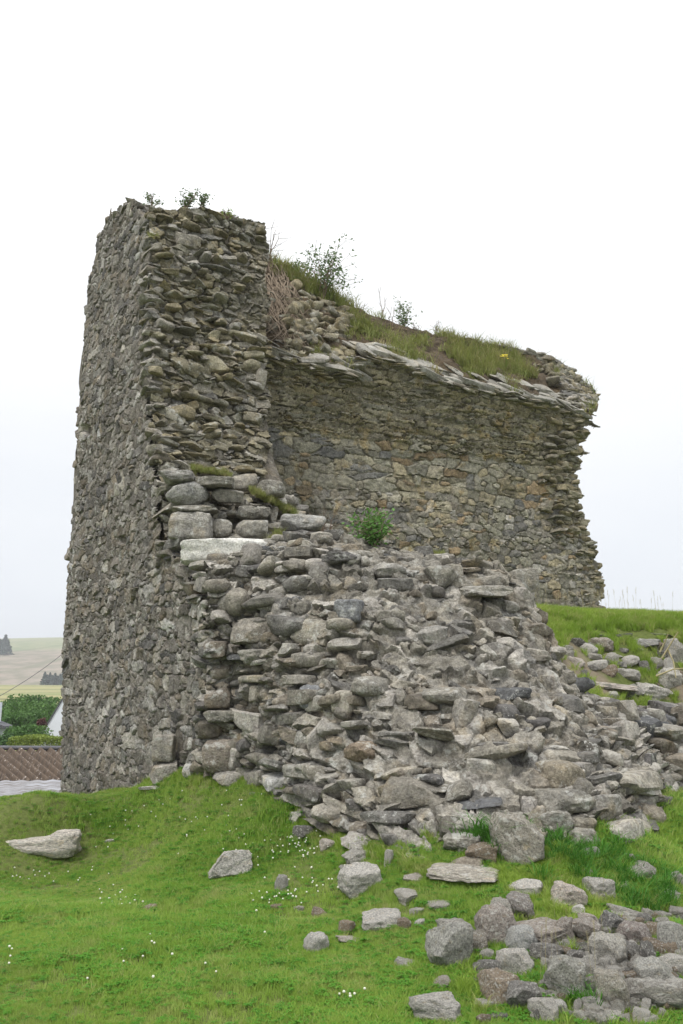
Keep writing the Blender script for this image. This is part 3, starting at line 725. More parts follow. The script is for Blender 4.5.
for i, a in enumerate([
    ('boulder', 557, 778, 42, 30, 'round', (.30, .27, .21), 'rounded brown boulder set in the rubble above the grass'),
    ('slab', 556, 801, 50, 20, 'slab', GR, 'flat slab under the rounded brown boulder'),
    ('boulder', 555, 823, 28, 22, 'round', GR, None), ('boulder', 579, 826, 28, 14, 'round', GR, None), ('boulder', 576, 842, 34, 20, 'ang', GR, None),
    ('boulder', 598, 811, 34, 30, 'ang', (.33, .32, .29), None), ('boulder', 465, 827, 36, 18, 'round', (.36, .35, .31), None), ('boulder', 462, 846, 36, 16, 'slab', GR, None),
    ('boulder', 350, 614, 27, 24, 'block', (.25, .26, .27), 'blue grey squared cobble near the top of the rubble'),
    ('boulder', 487, 611, 42, 24, 'round', (.33, .31, .28), 'smooth rounded boulder high on the rubble'),
    ('slab', 478, 578, 52, 12, 'slab', DK, 'dark flat slab on the rubble crest'), ('slab', 482, 594, 50, 14, 'slab', GR, None),
    ('boulder', 440, 582, 34, 26, 'ang', GR, None), ('boulder', 388, 574, 34, 18, 'round', (.34, .33, .30), None), ('boulder', 395, 588, 36, 20, 'round', GR, None),
    ('boulder', 330, 580, 50, 20, 'ang', (.36, .34, .30), None), ('boulder', 345, 560, 32, 12, 'slab', DK, None), ('boulder', 256, 632, 38, 28, 'ang', (.32, .30, .26), None),
    ('boulder', 310, 612, 20, 24, 'block', GR, None), ('boulder', 262, 657, 34, 16, 'slab', GR, None), ('boulder', 313, 700, 22, 26, 'round', (.24, .25, .26), None),
    ('boulder', 365, 752, 34, 20, 'round', BR, None), ('boulder', 430, 640, 30, 24, 'ang', (.36, .35, .32), None), ('boulder', 372, 690, 40, 22, 'round', GR, None),
    ('boulder', 520, 640, 26, 30, 'block', GR, None), ('boulder', 500, 650, 24, 26, 'ang', GR, None), ('boulder', 445, 700, 44, 20, 'slab', GR, None), ('boulder', 650, 735, 56, 16, 'round', GR, 'long rounded stone lying in the low wall at right'),
    ('boulder', 672, 770, 26, 14, 'round', GR, None), ('boulder', 640, 764, 20, 18, 'ang', DK, None), ('boulder', 610, 720, 40, 12, 'slab', GR, None)]):
    solo(a[0], a[1], a[2], a[3], a[4], a[5], a[6], MASS, 300+i, MASSO, a[7], 1.1, .03, .8)
# boulders on the stepped corner
for i, a in enumerate([
    ('boulder', 188, 494, 42, 27, 'round', (.36, .36, .34), 10.55, 'round lichen spotted boulder on the broken corner'),
    ('boulder', 192, 528, 44, 30, 'block', (.35, .34, .31), 10.35, None), ('boulder', 221, 529, 24, 20, 'round', GR, 10.45, None), ('boulder', 252, 530, 34, 22, 'round', (.34, .33, .29), 10.5, None),
    ('slab', 196, 511, 46, 8, 'slab', GR, 10.4, None), ('slab', 178, 478, 36, 12, 'slab', (.35, .34, .32), 10.5, None), ('slab', 215, 483, 40, 12, 'slab', GR, 10.6, None), ('slab', 228, 497, 36, 16, 'ang', GR, 10.7, None),
    ('boulder', 270, 550, 46, 26, 'ang', GR, 10.05, None), ('slab', 303, 525, 48, 18, 'slab', (.38, .38, .36), 10.9, 'thick pale slab projecting beside the dark hollow'), ('slab', 306, 539, 50, 14, 'slab', DK, 10.9, None),
    ('boulder', 248, 513, 26, 14, 'round', GR, 10.7, None), ('boulder', 271, 490, 30, 18, 'round', GR, 11.2, None), ('boulder', 290, 552, 34, 22, 'ang', GR, 10.1, None), ('boulder', 235, 545, 22, 16, 'ang', GR, 10.3, None),
    ('boulder', 262, 512, 20, 14, 'ang', GR, 10.9, None), ('boulder', 320, 551, 30, 16, 'ang', (.38, .37, .33), 10.2, None),
    ('boulder', 164, 748, 22, 26, 'block', (.36, .34, .30), 9.93, 'squared pale block beside the dark hole at the wall foot'), ('boulder', 165, 775, 28, 26, 'ang', (.38, .36, .32), 9.9, None), ('boulder', 189, 771, 14, 14, 'ang', (.55, .55, .52), 9.5, None),
    ('boulder', 222, 755, 38, 34, 'round', (.28, .25, .21), 9.2, None), ('boulder', 222, 716, 34, 12, 'slab', GR, 9.22, None), ('boulder', 218, 698, 26, 20, 'ang', (.26, .23, .19), 9.25, None), ('boulder', 216, 650, 24, 18, 'block', (.25, .22, .18), 9.28, None)]):
    solo(a[0], a[1], a[2], a[3], a[4], a[5], a[6], None, 400+i, tower, a[8], .9, 0, .9, (0, 0, 0), None, a[7])
solo('lintel_slab', 226, 554, 90, 29, 'block', (.72, .72, .68), None, 477, tower, 'long white lichened slab jutting from the broken corner', .55, 0, 1., (0, -2, 0), M_WHITE, 9.95)

# fill under the stepped corner, between wall end and rubble
def corner_fill():
    r = np.random.default_rng(56)
    G = [[at(166, 474, 10.95), at(215, 472, 11.3), at(275, 492, 11.9), at(335, 532, 12.3)],
         [at(174, 502, 10.7), at(215, 505, 10.85), at(275, 520, 11.2), at(335, 545, 11.5)],
         [at(180, 540, 10.5), at(215, 545, 10.4), at(275, 553, 10.5), at(335, 565, 10.6)],
         [at(200, 580, 9.95), at(225, 580, 9.9), at(280, 585, 9.9), at(335, 600, 9.8)]]
    Pt = Patch(G); U_, V_, P = Pt.grid(140, 110); Nn = Pt.frame(U_, V_); P = P+Nn*(-.10+.07*fbm(P, 4, 3, 5)+.03*fbm(P, 14, 2, 6))[..., None]
    part(link('corner_core', mesh('corner_core', P.reshape(-1, 3), gridfaces(110, 140), M_MORT, True, 45, np.tile(np.array([.24, .225, .185, .5]), (140*110, 1)))))
    rk = Rocks(True); c = courses(2.4, 1.7, .22, .10, r, None, .6); u, v = c[:, 0]/2.4, 1-c[:, 1]/1.7; k = (u > 0) & (u < 1) & (v > 0); u, v, w, h = u[k], v[k], c[k, 2], c[k, 3]; n = len(u)
    pos = Pt.p(u, v)+Pt.frame(u, v)*r.uniform(-.12, .04, (n, 1)); fr = np.tile(np.array([[Vd[0], Vd[1], 0], [U[0], U[1], 0], [0, 0, 1.]]), (n, 1, 1))
    for q, kn in enumerate(('ang', 'slab', 'round')):
        m = r.integers(0, 3, n) == q; rk.add(pos[m], fr[m], np.stack([w[m], w[m]*1.2, h[m]*1.2], -1), kn, pal(m.sum(), 'grey', r), .16, r)
    part(rk.build('stepped_corner', M_RUB))
    return Pt
CORNER = corner_fill()

# ------------------------------------------------------------ terrain
def tps_fit(P):
    n = len(P); K = np.linalg.norm(P[:, None, :2]-P[None, :, :2], axis=-1); K = np.where(K > 0, K*K*np.log(K+1e-12), 0)+np.eye(n)*.02
    Q = np.column_stack([np.ones(n), P[:, :2]]); A = np.block([[K, Q], [Q.T, np.zeros((3, 3))]]); return np.linalg.solve(A, np.concatenate([P[:, 2], np.zeros(3)])), P[:, :2]
ctl = [at(341, 1024, 4.45), at(0, 1024, 4.45), at(683, 1010, 4.45), at(150, 950, 5.5), at(38, 852, 8.8), at(0, 900, 7.1), at(228, 882, 7.1), at(341, 905, 6.1), at(300, 850, 7.4), at(120, 830, 9.4),
       at(62, 797, 14), at(150, 784, 10.8), at(206, 777, 9.25), at(242, 776, 9.05), at(292, 799, 8.0), at(355, 832, 7.05), at(428, 857, 6.3), at(495, 866, 6.1), at(562, 858, 6.3), at(628, 826, 6.9), at(676, 794, 8.25), at(740, 790, 9.0),
       at(20, 806, 13.2), at(0, 808, 11.5), at(-30, 812, 12.5), at(40, 806, 12.2), at(10, 815, 10.3), at(683, 860, 6.9), at(600, 905, 5.75), at(560, 960, 4.95), at(683, 940, 5.2), at(470, 930, 5.4),
       at(620, 704, 9.9), at(683, 702, 10.5), at(600, 664, 10.5), at(683, 664, 10.9), at(550, 648, 10.4), at(600, 637, 11.15), at(683, 638, 11.3), at(600, 632, 11.3), at(683, 632, 11.5), at(600, 620, 12.3), at(683, 622, 12.6), at(545, 612, 12.4), at(640, 617, 13.4), at(760, 622, 13.2), at(760, 700, 10.6)]
ctl += [np.array(p, float) for p in [(0, 0, -1.75), (-6, 1, -1.9), (6, 1, -1.7), (-9, 8, -1.9), (-8, 13.5, -2.0), (-7, 17, -2.9), (-3, 19, -2.2), (9, 7, -.9), (10, 12, .6), (8, 16, 1.15), (4.5, 15, 1.2), (6, 20, .9), (0, 13.5, .9), (1.5, 11.5, 1.1), (-.6, 12, .5), (-3, 15.5, -1.2), (0, 21, .4), (.2, 9.6, .2), (1.5, 9.0, .1), (-.4, 10.2, .0), (12, 20, .4), (3, 13, 1.12), (5, 11.9, 1.0)]]
for _s in (0., 1.2, 2.4, 3.6, 4.8): ctl += [np.array([*(OB+U*_s-Vd*o_), -1.74+.80*(_s/5.6)**1.3-.05*o_]) for o_ in (.3, 1.5)]
TP, TC = tps_fit(np.array(ctl))
def ground_z(x, y):
    x, y = np.broadcast_arrays(np.asarray(x, float), np.asarray(y, float)); sh = x.shape; q = np.stack([x.ravel(), y.ravel()], -1)
    z = np.empty(len(q))
    for a in range(0, len(q), 40000):
        b = q[a:a+40000]; d2 = ((b[:, None]-TC[None])**2).sum(-1); K = .5*d2*np.log(d2+1e-12)
        z[a:a+40000] = K@TP[:-3]+TP[-3]+b@TP[-2:]
    z = z.reshape(sh)
    z = np.clip(z, -3.4, 1.5)
    w = sstep(np.hypot(x-1, (y-9)*.9), 11.5, 22.)
    far = -5.0+3.6*sstep(y, 40, 210)+3.*sstep(y, 200, 340)+.3*fbm(np.stack([x, y, 0*x], -1), .03, 2, 3)
    P = np.stack([x, y, 0*x], -1)
    return z*(1-w)+far*w+(.035*fbm(P, .8, 2, 61)+.012*fbm(P, 4, 2, 62))*(1-w)
def spaced(lo, a, b, hi, st):
    r_ = list(np.arange(a, b, st)); s_ = st; x = b
    while x < hi: r_.append(x); s_ *= 1.13; x += s_
    s_ = st; x = a-st; l_ = []
    while x > lo: l_.append(x); s_ *= 1.13; x -= s_
    return np.array(l_[::-1]+r_)
def soil_mask(x, y, z):
    """bare patches: the eroded bank under the turf lip and among the loose stones"""
    P = np.stack([x, y, 0*x], -1); n = fbm(P, 1.6, 3, 77)
    px, py = proj(np.stack([x, y, z], -1))
    # bank in plan terms: right of the rubble, between the low wall and the plateau
    bank = sstep(y, 8.7, 9.2)*(1-sstep(y, 11.25+.1*n, 11.45+.1*n))*sstep(x, .8, 1.6)
    pile = np.exp(-(((x-1.65)/.95)**2+((y-4.85)/.85)**2)**2)
    return np.clip(bank*sstep(n, .1, .6)*1.0+pile*sstep(n, -.5, .1)*.8, 0, 1)
def hill_z(X, Y):
    X, Y = np.broadcast_arrays(np.asarray(X, float), np.asarray(Y, float)); P = np.stack([X, Y, 0*X], -1)
    return -2.5+49*sstep(Y, 340, 900)-.006*np.abs(X+260)+7*fbm(P, .0022, 3, 5)*sstep(Y, 350, 600)-3*sstep(Y, 950, 1600)
def terrain():
    x = spaced(-700, -7.5, 7.5, 700, .075); y = spaced(-60, -.5, 14.5, 420, .075); X, Y = np.meshgrid(x, y); Z = ground_z(X, Y)
    me = mesh('ground', np.stack([X, Y, Z], -1).reshape(-1, 3), gridfaces(len(y), len(x)), M_GROUND, True, None, None, soil_mask(X, Y, Z).ravel())
    link('ground', me, kind='structure')
    x = np.linspace(-1600, 1600, 160); y = np.linspace(330, 1700, 110); X, Y = np.meshgrid(x, y)
    Z = hill_z(X, Y)
    link('hillside', mesh('hillside', np.stack([X, Y, Z], -1).reshape(-1, 3), gridfaces(110, 160), M_HILL), kind='structure')
terrain()
def on_ground(px, py):
    x, z = ray(px, py); d = np.arange(3.5, 16, .02); g = ground_z(x*d, d); k = np.argmax(z*d <= g)
    return np.array([x*d[k], d[k], g[k]]) if (z*d <= g).any() else at(px, py, 11.)

# ------------------------------------------------------------ loose stones, each its own object
ROCKM = {}
def rock_mesh(kind, v):
    if (kind, v) not in ROCKM:
        ROCKM[(kind, v)] = mesh('stone', rock(700+v*7+len(kind), 20, kind), TOPO[20][1], M_LOOSE, True, 42)
    return ROCKM[(kind, v)]
_rr = np.random.default_rng(99); STONES = []; NAMED = []
def beside(px, py, col, w, what):
    q = min(NAMED, key=lambda n_: (n_[0]-px)**2+(n_[1]-py)**2); cw = {0: 'grey', 1: 'dark', 2: 'pale', 3: 'brown'}[col]; side = 'left of' if px < q[0]-6 else ('right of' if px > q[0]+6 else ('above' if py < q[1] else 'below'))
    L = (('tiny ' if w < 13 else 'small ')+cw+' '+what+' '+side+' the '+q[2]).split(); return ' '.join(L[:16])
def stone(px, py, w, h, kind='ang', col=GR, label=None, group='loose stones fallen from the ruin', name='stone', sink=.25, dep=.85, rot=None, up=0.):
    if kind == 'round' and py > 905 and label and 'round' not in label and 'egg' not in label and 'oval' not in label and 'smooth' not in label: kind = 'ang'
    p = on_ground(px, py+h*.40); sc = p[1]/FPX
    W = w*sc*(.94 if py > 905 and px > 430 else 1.0); D = W*dep*.9; H = max(h*sc-.15*D, .5*h*sc, .025)*1.15
    o = link(name, rock_mesh(kind, int(_rr.integers(0, 12))), None, label, 'stone' if name != 'boulder' else 'boulder', group)
    o.scale = (W/2, D/2, H/2*1.15)
    o.rotation_euler = (_rr.normal(0, .10), _rr.normal(0, .12) if rot is None else R(rot), _rr.normal(0, .5)+(math.pi if _rr.random() < .5 else 0))
    o.location = (p[0], p[1]+D*.28, p[2]+H*(.5-sink*.8)+up*sc)
    c = np.array(col)*_rr.uniform(.82, 1.22); o.color = (*c, 1)
    STONES.append((p[0], p[1]+D*.3, max(W, D)*.5)); return o
WH = (.62, .61, .58); PK = (.45, .41, .37); LG = (.44, .43, .40); PA = (.50, .485, .45); GR = (.34, .33, .30); DK = (.20, .195, .185)
exec_rows = [
 # lawn
    (228, 866, 42, 26, 'ang', LG, 'pale triangular stone alone in the middle of the lawn', 'boulder'), (153, 788, 26, 5, 'slab', PA, 'thin flat pale stone at the foot of the side wall', 'stone'),
 (108, 842, 12, 5, 'ang', PA, 'tiny pale stone right of the humped rock', 'stone'), (148, 911, 16, 10, 'ang', BR, 'small brown stone alone on the lower left lawn', 'stone'),
 (296, 819, 19, 12, 'ang', PA, 'small pale stone below the foot of the rubble', 'stone'), (307, 833, 25, 13, 'ang', DK, 'dark flat stone just below the small pale one', 'stone'),
 (327, 846, 18, 12, 'round', PK, 'pinkish grey round stone on the lawn', 'stone'), (357, 859, 30, 13, 'ang', GR, 'grey wedge stone behind the large lawn stone', 'stone'),
 (361, 883, 40, 26, 'block', LG, 'largest grey stone on the centre lawn', 'boulder'), (281, 886, 13, 16, 'round', LG, 'upright oval stone in the clover', 'stone'),
 (389, 862, 9, 16, 'ang', LG, 'narrow pale stone right of the grey wedge', 'stone'), (275, 909, 16, 7, 'ang', BR, 'flat tan stone among the clover flowers', 'stone'), (299, 909, 10, 5, 'ang', PK, 'tiny tan stone beside the flat tan one', 'stone'),
 (320, 916, 15, 10, 'ang', BR, 'small brown stone with a pale slab before it', 'stone'), (327, 924, 17, 6, 'slab', PA, 'pale slab before a small brown stone', 'stone'),
 (347, 930, 17, 13, 'ang', BR, 'reddish brown lump standing on a low slab', 'stone'), (350, 940, 28, 7, 'slab', PK, 'low slab half sunk under the reddish lump', 'stone'),
 (316, 946, 25, 20, 'round', WH, 'smooth whitish stone, lowest on the centre lawn', 'stone'), (382, 922, 38, 18, 'slab', LG, 'broad flat pale stone sunk in the turf', 'boulder'),
 (405, 926, 15, 12, 'ang', BR, 'knobbly brown stone at the right of the broad flat one', 'stone'), (409, 898, 27, 12, 'ang', GR, 'grey stone half sunk above the knobbly brown stone', 'stone'),
 (417, 913, 15, 8, 'round', LG, 'small pale stone under the half sunk grey one', 'stone'), (415, 880, 22, 8, 'ang', PK, 'thin stone left of the great flat slab', 'stone'),
 (410, 965, 28, 10, 'slab', GR, 'low grey stone in grass left of the lichened boulder', 'stone'), (469, 876, 70, 18, 'slab', (.33, .31, .27), 'great flat slab in the turf before the rubble', 'slab'),
 (440, 908, 24, 9, 'slab', GR, 'narrow grey stone below the great flat slab', 'stone'), (421, 925, 11, 8, 'ang', WH, 'white chip beside the knobbly brown stone', 'stone'), (345, 868, 12, 5, 'ang', GR, 'sliver of grey stone above the largest lawn stone', 'stone'),
 # pile, left part
 (527, 890, 33, 17, 'ang', PA, 'lichened pale stone alone above the pile', 'stone'), (502, 917, 22, 22, 'ang', GR, 'pointed grey stone behind the big round boulder', 'stone'), (522, 914, 32, 22, 'round', (.24, .225, .21), 'dark purplish stone behind the long dark slab', 'stone'),
 (499, 935, 44, 34, 'round', (.33, .30, .27), 'big round lichened boulder at the top left of the pile', 'boulder'), (456, 934, 36, 18, 'ang', GR, 'grey stone behind the tallest pale boulder', 'stone'), (450, 957, 42, 40, 'ang', (.40, .40, .37), 'tallest pale boulder at the left edge of the pile', 'boulder'),
 (474, 950, 30, 22, 'round', (.31, .29, .25), 'brown grey stone between the two big boulders', 'stone'), (524, 946, 34, 24, 'round', (.36, .37, .36), 'smooth blue grey stone right of the round boulder', 'stone'), (488, 963, 15, 13, 'ang', LG, 'small pale stone above the dark blue one', 'stone'),
 (488, 976, 26, 17, 'round', DK, 'dark blue grey stone low on the left of the pile', 'stone'), (517, 969, 38, 26, 'ang', PA, 'angular pale stone with a notch, left centre of the pile', 'stone'), (503, 993, 36, 28, 'ang', (.32, .27, .21), 'tan and brown stone under the dark blue one', 'stone'),
 (524, 1002, 34, 24, 'ang', DK, 'dark stone with moss on its top', 'stone'), (442, 989, 19, 9, 'round', PK, 'small oval stone alone in the lower grass', 'stone'), (437, 1017, 52, 22, 'ang', LG, 'broad grey stone cut by the bottom edge', 'boulder'),
 (547, 939, 56, 20, 'slab', (.30, .27, .24), 'long dark brown slab across the middle of the pile', 'boulder'), (546, 1016, 32, 20, 'ang', PA, 'pale crusted stone at the bottom edge', 'stone'),
 # pile, right part
 (570, 899, 34, 24, 'ang', (.42, .38, .34), 'pinkish pyramid stone at the back of the pile', 'boulder'), (601, 892, 30, 20, 'block', LG, 'squared pale stone right of the pinkish pyramid', 'stone'), (622, 888, 26, 11, 'slab', GR, 'mossy slab leaning on the squared pale stone', 'stone'),
 (579, 914, 13, 9, 'round', WH, 'small white stone under the pinkish pyramid', 'stone'), (627, 916, 38, 14, 'slab', LG, 'long flat slab sloping down at the back right', 'stone'), (641, 877, 32, 16, 'ang', GR, 'grey stone hidden in rank grass behind the pile', 'stone'),
 (588, 875, 13, 9, 'round', GR, 'small grey stone in the rank grass', 'stone'), (659, 920, 28, 9, 'slab', DK, 'dark thin slab near the right edge', 'stone'), (670, 898, 28, 13, 'round', PA, 'pale rounded stone near the right edge above the pile', 'stone'),
 (681, 884, 13, 17, 'round', LG, 'tall stone cut by the right edge', 'stone'), (677, 871, 18, 8, 'ang', PA, 'flat pale stone at the right edge below the low wall', 'stone'), (591, 925, 26, 13, 'ang', PK, 'tan stone below the small white one', 'stone'),
 (614, 930, 26, 20, 'ang', (.22, .22, .215), 'dark wedge shaped stone in the pile', 'stone'), (567, 938, 20, 24, 'ang', (.32, .29, .26), 'lichened block at the end of the long dark slab', 'stone'), (590, 938, 32, 24, 'ang', (.33, .30, .27), 'grey stone with a white lichen spot', 'stone'),
 (611, 961, 38, 30, 'round', (.43, .42, .38), 'smooth egg shaped pale boulder in the centre right of the pile', 'boulder'), (585, 951, 26, 8, 'slab', DK, 'thin dark sliver leaning left of the egg shaped boulder', 'stone'), (638, 941, 34, 24, 'round', (.27, .24, .225), 'purplish lichened stone above the egg shaped boulder', 'stone'),
 (630, 926, 18, 10, 'ang', GR, 'small grey stone behind the purplish one', 'stone'), (647, 925, 15, 11, 'ang', DK, 'small dark stone under the thin dark slab', 'stone'), (655, 937, 17, 16, 'round', BR, 'brown round stone left of the edge group', 'stone'),
 (665, 930, 13, 13, 'ang', GR, 'small upright grey stone by the right edge', 'stone'), (677, 932, 18, 10, 'slab', DK, 'flat dark stone touching the right edge', 'stone'), (619, 947, 26, 14, 'ang', GR, 'grey slab tucked above the egg shaped boulder', 'stone'),
 (634, 960, 26, 17, 'ang', DK, 'dark angular stone right of the egg shaped boulder', 'stone'), (651, 963, 19, 26, 'ang', DK, 'dark upright wedge left of the big white boulder', 'stone'), (634, 950, 12, 9, 'round', WH, 'white pebble on the purplish stone', 'stone'),
 (643, 976, 26, 19, 'ang', (.24, .23, .21), 'dark grey stone under the upright wedge', 'stone'), (677, 951, 32, 30, 'ang', (.44, .44, .41), 'big whitish boulder cut by the right edge', 'boulder'), (676, 973, 34, 20, 'ang', LG, 'pale stone below the big whitish boulder', 'stone'),
 (661, 986, 42, 26, 'ang', (.40, .40, .37), 'wide lichened stone above the lowest right slab', 'boulder'), (660, 1006, 56, 28, 'ang', (.35, .34, .31), 'largest slab in the lower right corner', 'boulder'), (632, 982, 36, 16, 'slab', BR, 'brown topped slab below the egg shaped boulder', 'stone'),
 (604, 981, 20, 14, 'ang', GR, 'small grey stone left of the brown topped slab', 'stone'), (568, 990, 40, 36, 'ang', (.33, .33, .30), 'large grey boulder low in the middle of the pile', 'boulder'), (573, 971, 38, 15, 'block', LG, 'flat topped stone behind the large grey boulder', 'stone'),
 (615, 1003, 36, 32, 'ang', (.38, .36, .31), 'tan angular boulder left of the lowest right slab', 'boulder'), (558, 1013, 22, 14, 'round', WH, 'white rounded stone near the bottom edge', 'stone'), (544, 1002, 13, 11, 'round', LG, 'pale pebble beside the dark mossy stone', 'stone'),
 (554, 1003, 8, 7, 'round', WH, 'white pebble above the white rounded stone', 'stone'), (580, 1015, 9, 15, 'ang', PA, 'narrow pale stone standing in grass at the bottom', 'stone'), (608, 1022, 42, 12, 'round', LG, 'pale stone cut by the bottom edge below the tan boulder', 'stone'),
 (577, 962, 20, 13, 'ang', DK, 'dark stone in the gap under the long dark slab', 'stone'), (551, 958, 34, 16, 'ang', DK, 'dark stone in shadow below the long dark slab', 'stone'), (598, 966, 14, 10, 'ang', DK, 'small dark stone left of the egg shaped boulder', 'stone'),
 # behind the pile
 (593, 857, 16, 14, 'ang', LG, 'small pointed pale stone in grass before the rubble', 'stone'), (630, 859, 20, 10, 'ang', GR, 'grey stone in grass right of the pointed one', 'stone'), (660, 854, 28, 8, 'slab', GR, 'low flat stone in grass under the low wall', 'stone'),
 (520, 844, 54, 46, 'ang', (.28, .265, .23), 'massive squared boulder at the foot of the rubble', 'block_boulder'), (483, 856, 32, 18, 'ang', BR, 'brown stone left of the massive squared boulder', 'stone'), (633, 814, 24, 12, 'ang', BR, 'mossy brown stone where the low wall meets the grass', 'stone'),
 # bank
 (543, 652, 24, 12, 'ang', LG, 'pale slab high on the bank by the rubble', 'stone'), (554, 652, 22, 20, 'ang', PK, 'upright tan stone on the bank by the rubble', 'stone'), (552, 665, 32, 16, 'slab', DK, 'dark blue slab sliding down the bank', 'stone'), (567, 648, 15, 8, 'slab', GR, 'flat stone left of the bank cluster', 'stone'),
 (580, 644, 14, 11, 'ang', DK, 'dark cube like stone in the bank cluster', 'stone'), (590, 649, 18, 12, 'round', LG, 'pale rounded stone in the bank cluster', 'stone'), (603, 644, 24, 15, 'round', (.30, .27, .23), 'brownish round stone at the top of the bank cluster', 'stone'), (594, 656, 18, 8, 'slab', GR, 'thin slab under the pale rounded bank stone', 'stone'),
 (598, 665, 24, 11, 'round', LG, 'oval grey stone below the bank cluster', 'stone'), (612, 659, 16, 13, 'round', GR, 'round stone right of the bank cluster', 'stone'), (577, 661, 20, 9, 'ang', PK, 'tan stone left below the bank cluster', 'stone'), (610, 671, 18, 12, 'ang', BR, 'brown stone below the oval grey one on the bank', 'stone'),
 (629, 674, 26, 13, 'round', LG, 'long rounded stone midway down the bank', 'stone'), (631, 661, 23, 12, 'round', PA, 'smooth pale oval stone alone in bank grass', 'stone'), (648, 641, 32, 13, 'slab', (.24, .24, .23), 'dark flat topped stone under the turf lip', 'boulder'), (646, 667, 11, 12, 'ang', DK, 'small dark pointed stone right on the bank', 'stone'),
 (658, 664, 13, 12, 'ang', GR, 'small grey stone by the dry sticks', 'stone'), (669, 667, 12, 15, 'ang', LG, 'upright pale stone by the dry sticks', 'stone'), (677, 653, 18, 26, 'ang', LG, 'tall pale stone by the right edge of the bank', 'stone'), (673, 679, 30, 22, 'ang', (.42, .41, .37), 'large pale boulder on the bank at the right edge', 'boulder'),
 (612, 684, 52, 11, 'slab', PK, 'long tan slab across the middle of the bank', 'stone'), (633, 690, 24, 12, 'ang', GR, 'grey stone at the right end of the long tan slab', 'stone'), (652, 692, 32, 18, 'ang', LG, 'broad grey stone low on the bank', 'stone'), (634, 709, 20, 9, 'ang', GR, 'small stone in grass above the low wall', 'stone'),
 (602, 635, 20, 5, 'slab', DK, 'thin dark stone poking out under the turf, left one', 'stone'), (624, 636, 18, 5, 'slab', DK, 'thin dark stone poking out under the turf, middle one', 'stone'), (664, 635, 22, 6, 'slab', DK, 'thin dark stone poking out under the turf, right one', 'stone'),
]
for row in exec_rows:
    px, py, w, h, kd, col, lab, nm = row
    NAMED.append((px, py, lab))
    up = 3 if nm == 'slab' else 5 if 430 < px and py > 905 and nm == 'boulder' else (2 if py > 905 and px > 430 else 0)
    stone(px, py, w, h, kd, col, lab, name={'slab': 'stone_slab', 'block_boulder': 'boulder'}.get(nm, nm), up=up, sink=.38 if kd == 'slab' else .22, dep=1.0 if kd == 'slab' else .85, rot=7 if nm == 'block_boulder' else (0 if (nm == 'boulder' and w > 50) or w > 65 else None))
for i in range(70):
    px = _rr.uniform(585, 690); py = _rr.uniform(955, 1030); ci = int(_rr.integers(0, 4)); ww = _rr.uniform(12, 26)
    stone(px, py, ww, _rr.uniform(9, 18), ['ang', 'ang', 'slab', 'block'][_rr.integers(0, 4)], [GR, LG, LG, BR][ci], beside(px, py, ci if ci != 1 else 2, ww, 'broken stone'), 'small stones filling the pile', up=2)
def long_rock():
    V = TOPO[14][0].copy(); V /= (np.abs(V)**6).sum(1, keepdims=True)**(1/6); V = V*(1+.10*fbm(V, 1.6, 3, 9)+.04*fbm(V, 6, 3, 4))[:, None]; x = V[:, 0]; V[:, 2] *= np.interp(x, [-1, -.2, .25, .5, 1], [.6, .55, .6, 1.0, 1.0]); V[:, 2] += np.interp(x, [-1, .25, .5, 1], [-.12, -.15, 0, 0]); V[:, 1] *= np.interp(x, [-1, .2, .6, 1], [.95, .9, 1, .9])
    p = on_ground(32, 853); o = link('boulder', mesh('boulder', V, TOPO[14][1], M_LOOSE, True, 42), None, 'long low pale rock with a humped right end at the left edge of the lawn', 'boulder', 'loose stones fallen from the ruin')
    o.scale = (.44, .16, .125); o.location = (p[0], p[1]+.1, p[2]+.06); o.color = (.52, .49, .44, 1); STONES.append((p[0], p[1]+.1, .2))
long_rock()
# small stones filling the gaps of the pile
for i in range(270):
    px = _rr.uniform(474, 683); py = _rr.uniform(912, 1024)
    if py < 985-.42*(px-470) or (px < 560 and _rr.random() < .4): continue
    ci = int(_rr.integers(0, 4)); ww = _rr.uniform(8, 20)
    stone(px, py, ww, _rr.uniform(6, 13), ['ang', 'ang', 'block', 'round'][_rr.integers(0, 4)], [GR, DK, LG, BR][ci], beside(px, py, ci, ww, 'chip'), 'small stones filling the pile', up=1)
for i in range(60):
    px = _rr.uniform(535, 683); py = _rr.uniform(642, 712)
    if py > 665+.45*(px-540): continue
    ci = int(_rr.integers(0, 4)); ww = _rr.uniform(6, 16)
    stone(px, py, ww, _rr.uniform(4, 9), 'ang', [GR, DK, LG, BR][ci], beside(px, py, ci, ww, 'bank stone'), 'small stones in the eroded bank', sink=.4)

# ------------------------------------------------------------ grass (instanced tufts: nobody could count it)
def blade_tuft(seed, nb, hgt, wid, spread, lean, mat, name):
    r = np.random.default_rng(seed); V = []; F = []
    for b in range(nb):
        a = r.uniform(0, 2*math.pi); rr = spread*math.sqrt(r.random()); bx, by = rr*math.cos(a), rr*math.sin(a)
        h = hgt*r.uniform(.5, 1.15); w = wid*r.uniform(.7, 1.2); la = r.uniform(0, 2*math.pi); ln = h*lean*r.uniform(.2, 1.2); fa = r.uniform(0, math.pi)
        dx, dy = math.cos(fa)*w/2, math.sin(fa)*w/2; lx, ly = math.cos(la)*ln, math.sin(la)*ln; i = len(V)
        V += [(bx-dx, by-dy, -.01), (bx+dx, by+dy, -.01), (bx+lx*.35-dx*.85, by+ly*.35-dy*.85, h*.55), (bx+lx*.35+dx*.85, by+ly*.35+dy*.85, h*.55), (bx+lx, by+ly, h*(1-.25*lean))]
        F += [(i, i+1, i+3, i+2), (i+2, i+3, i+4)]
    return mesh(name, V, F, mat, True)
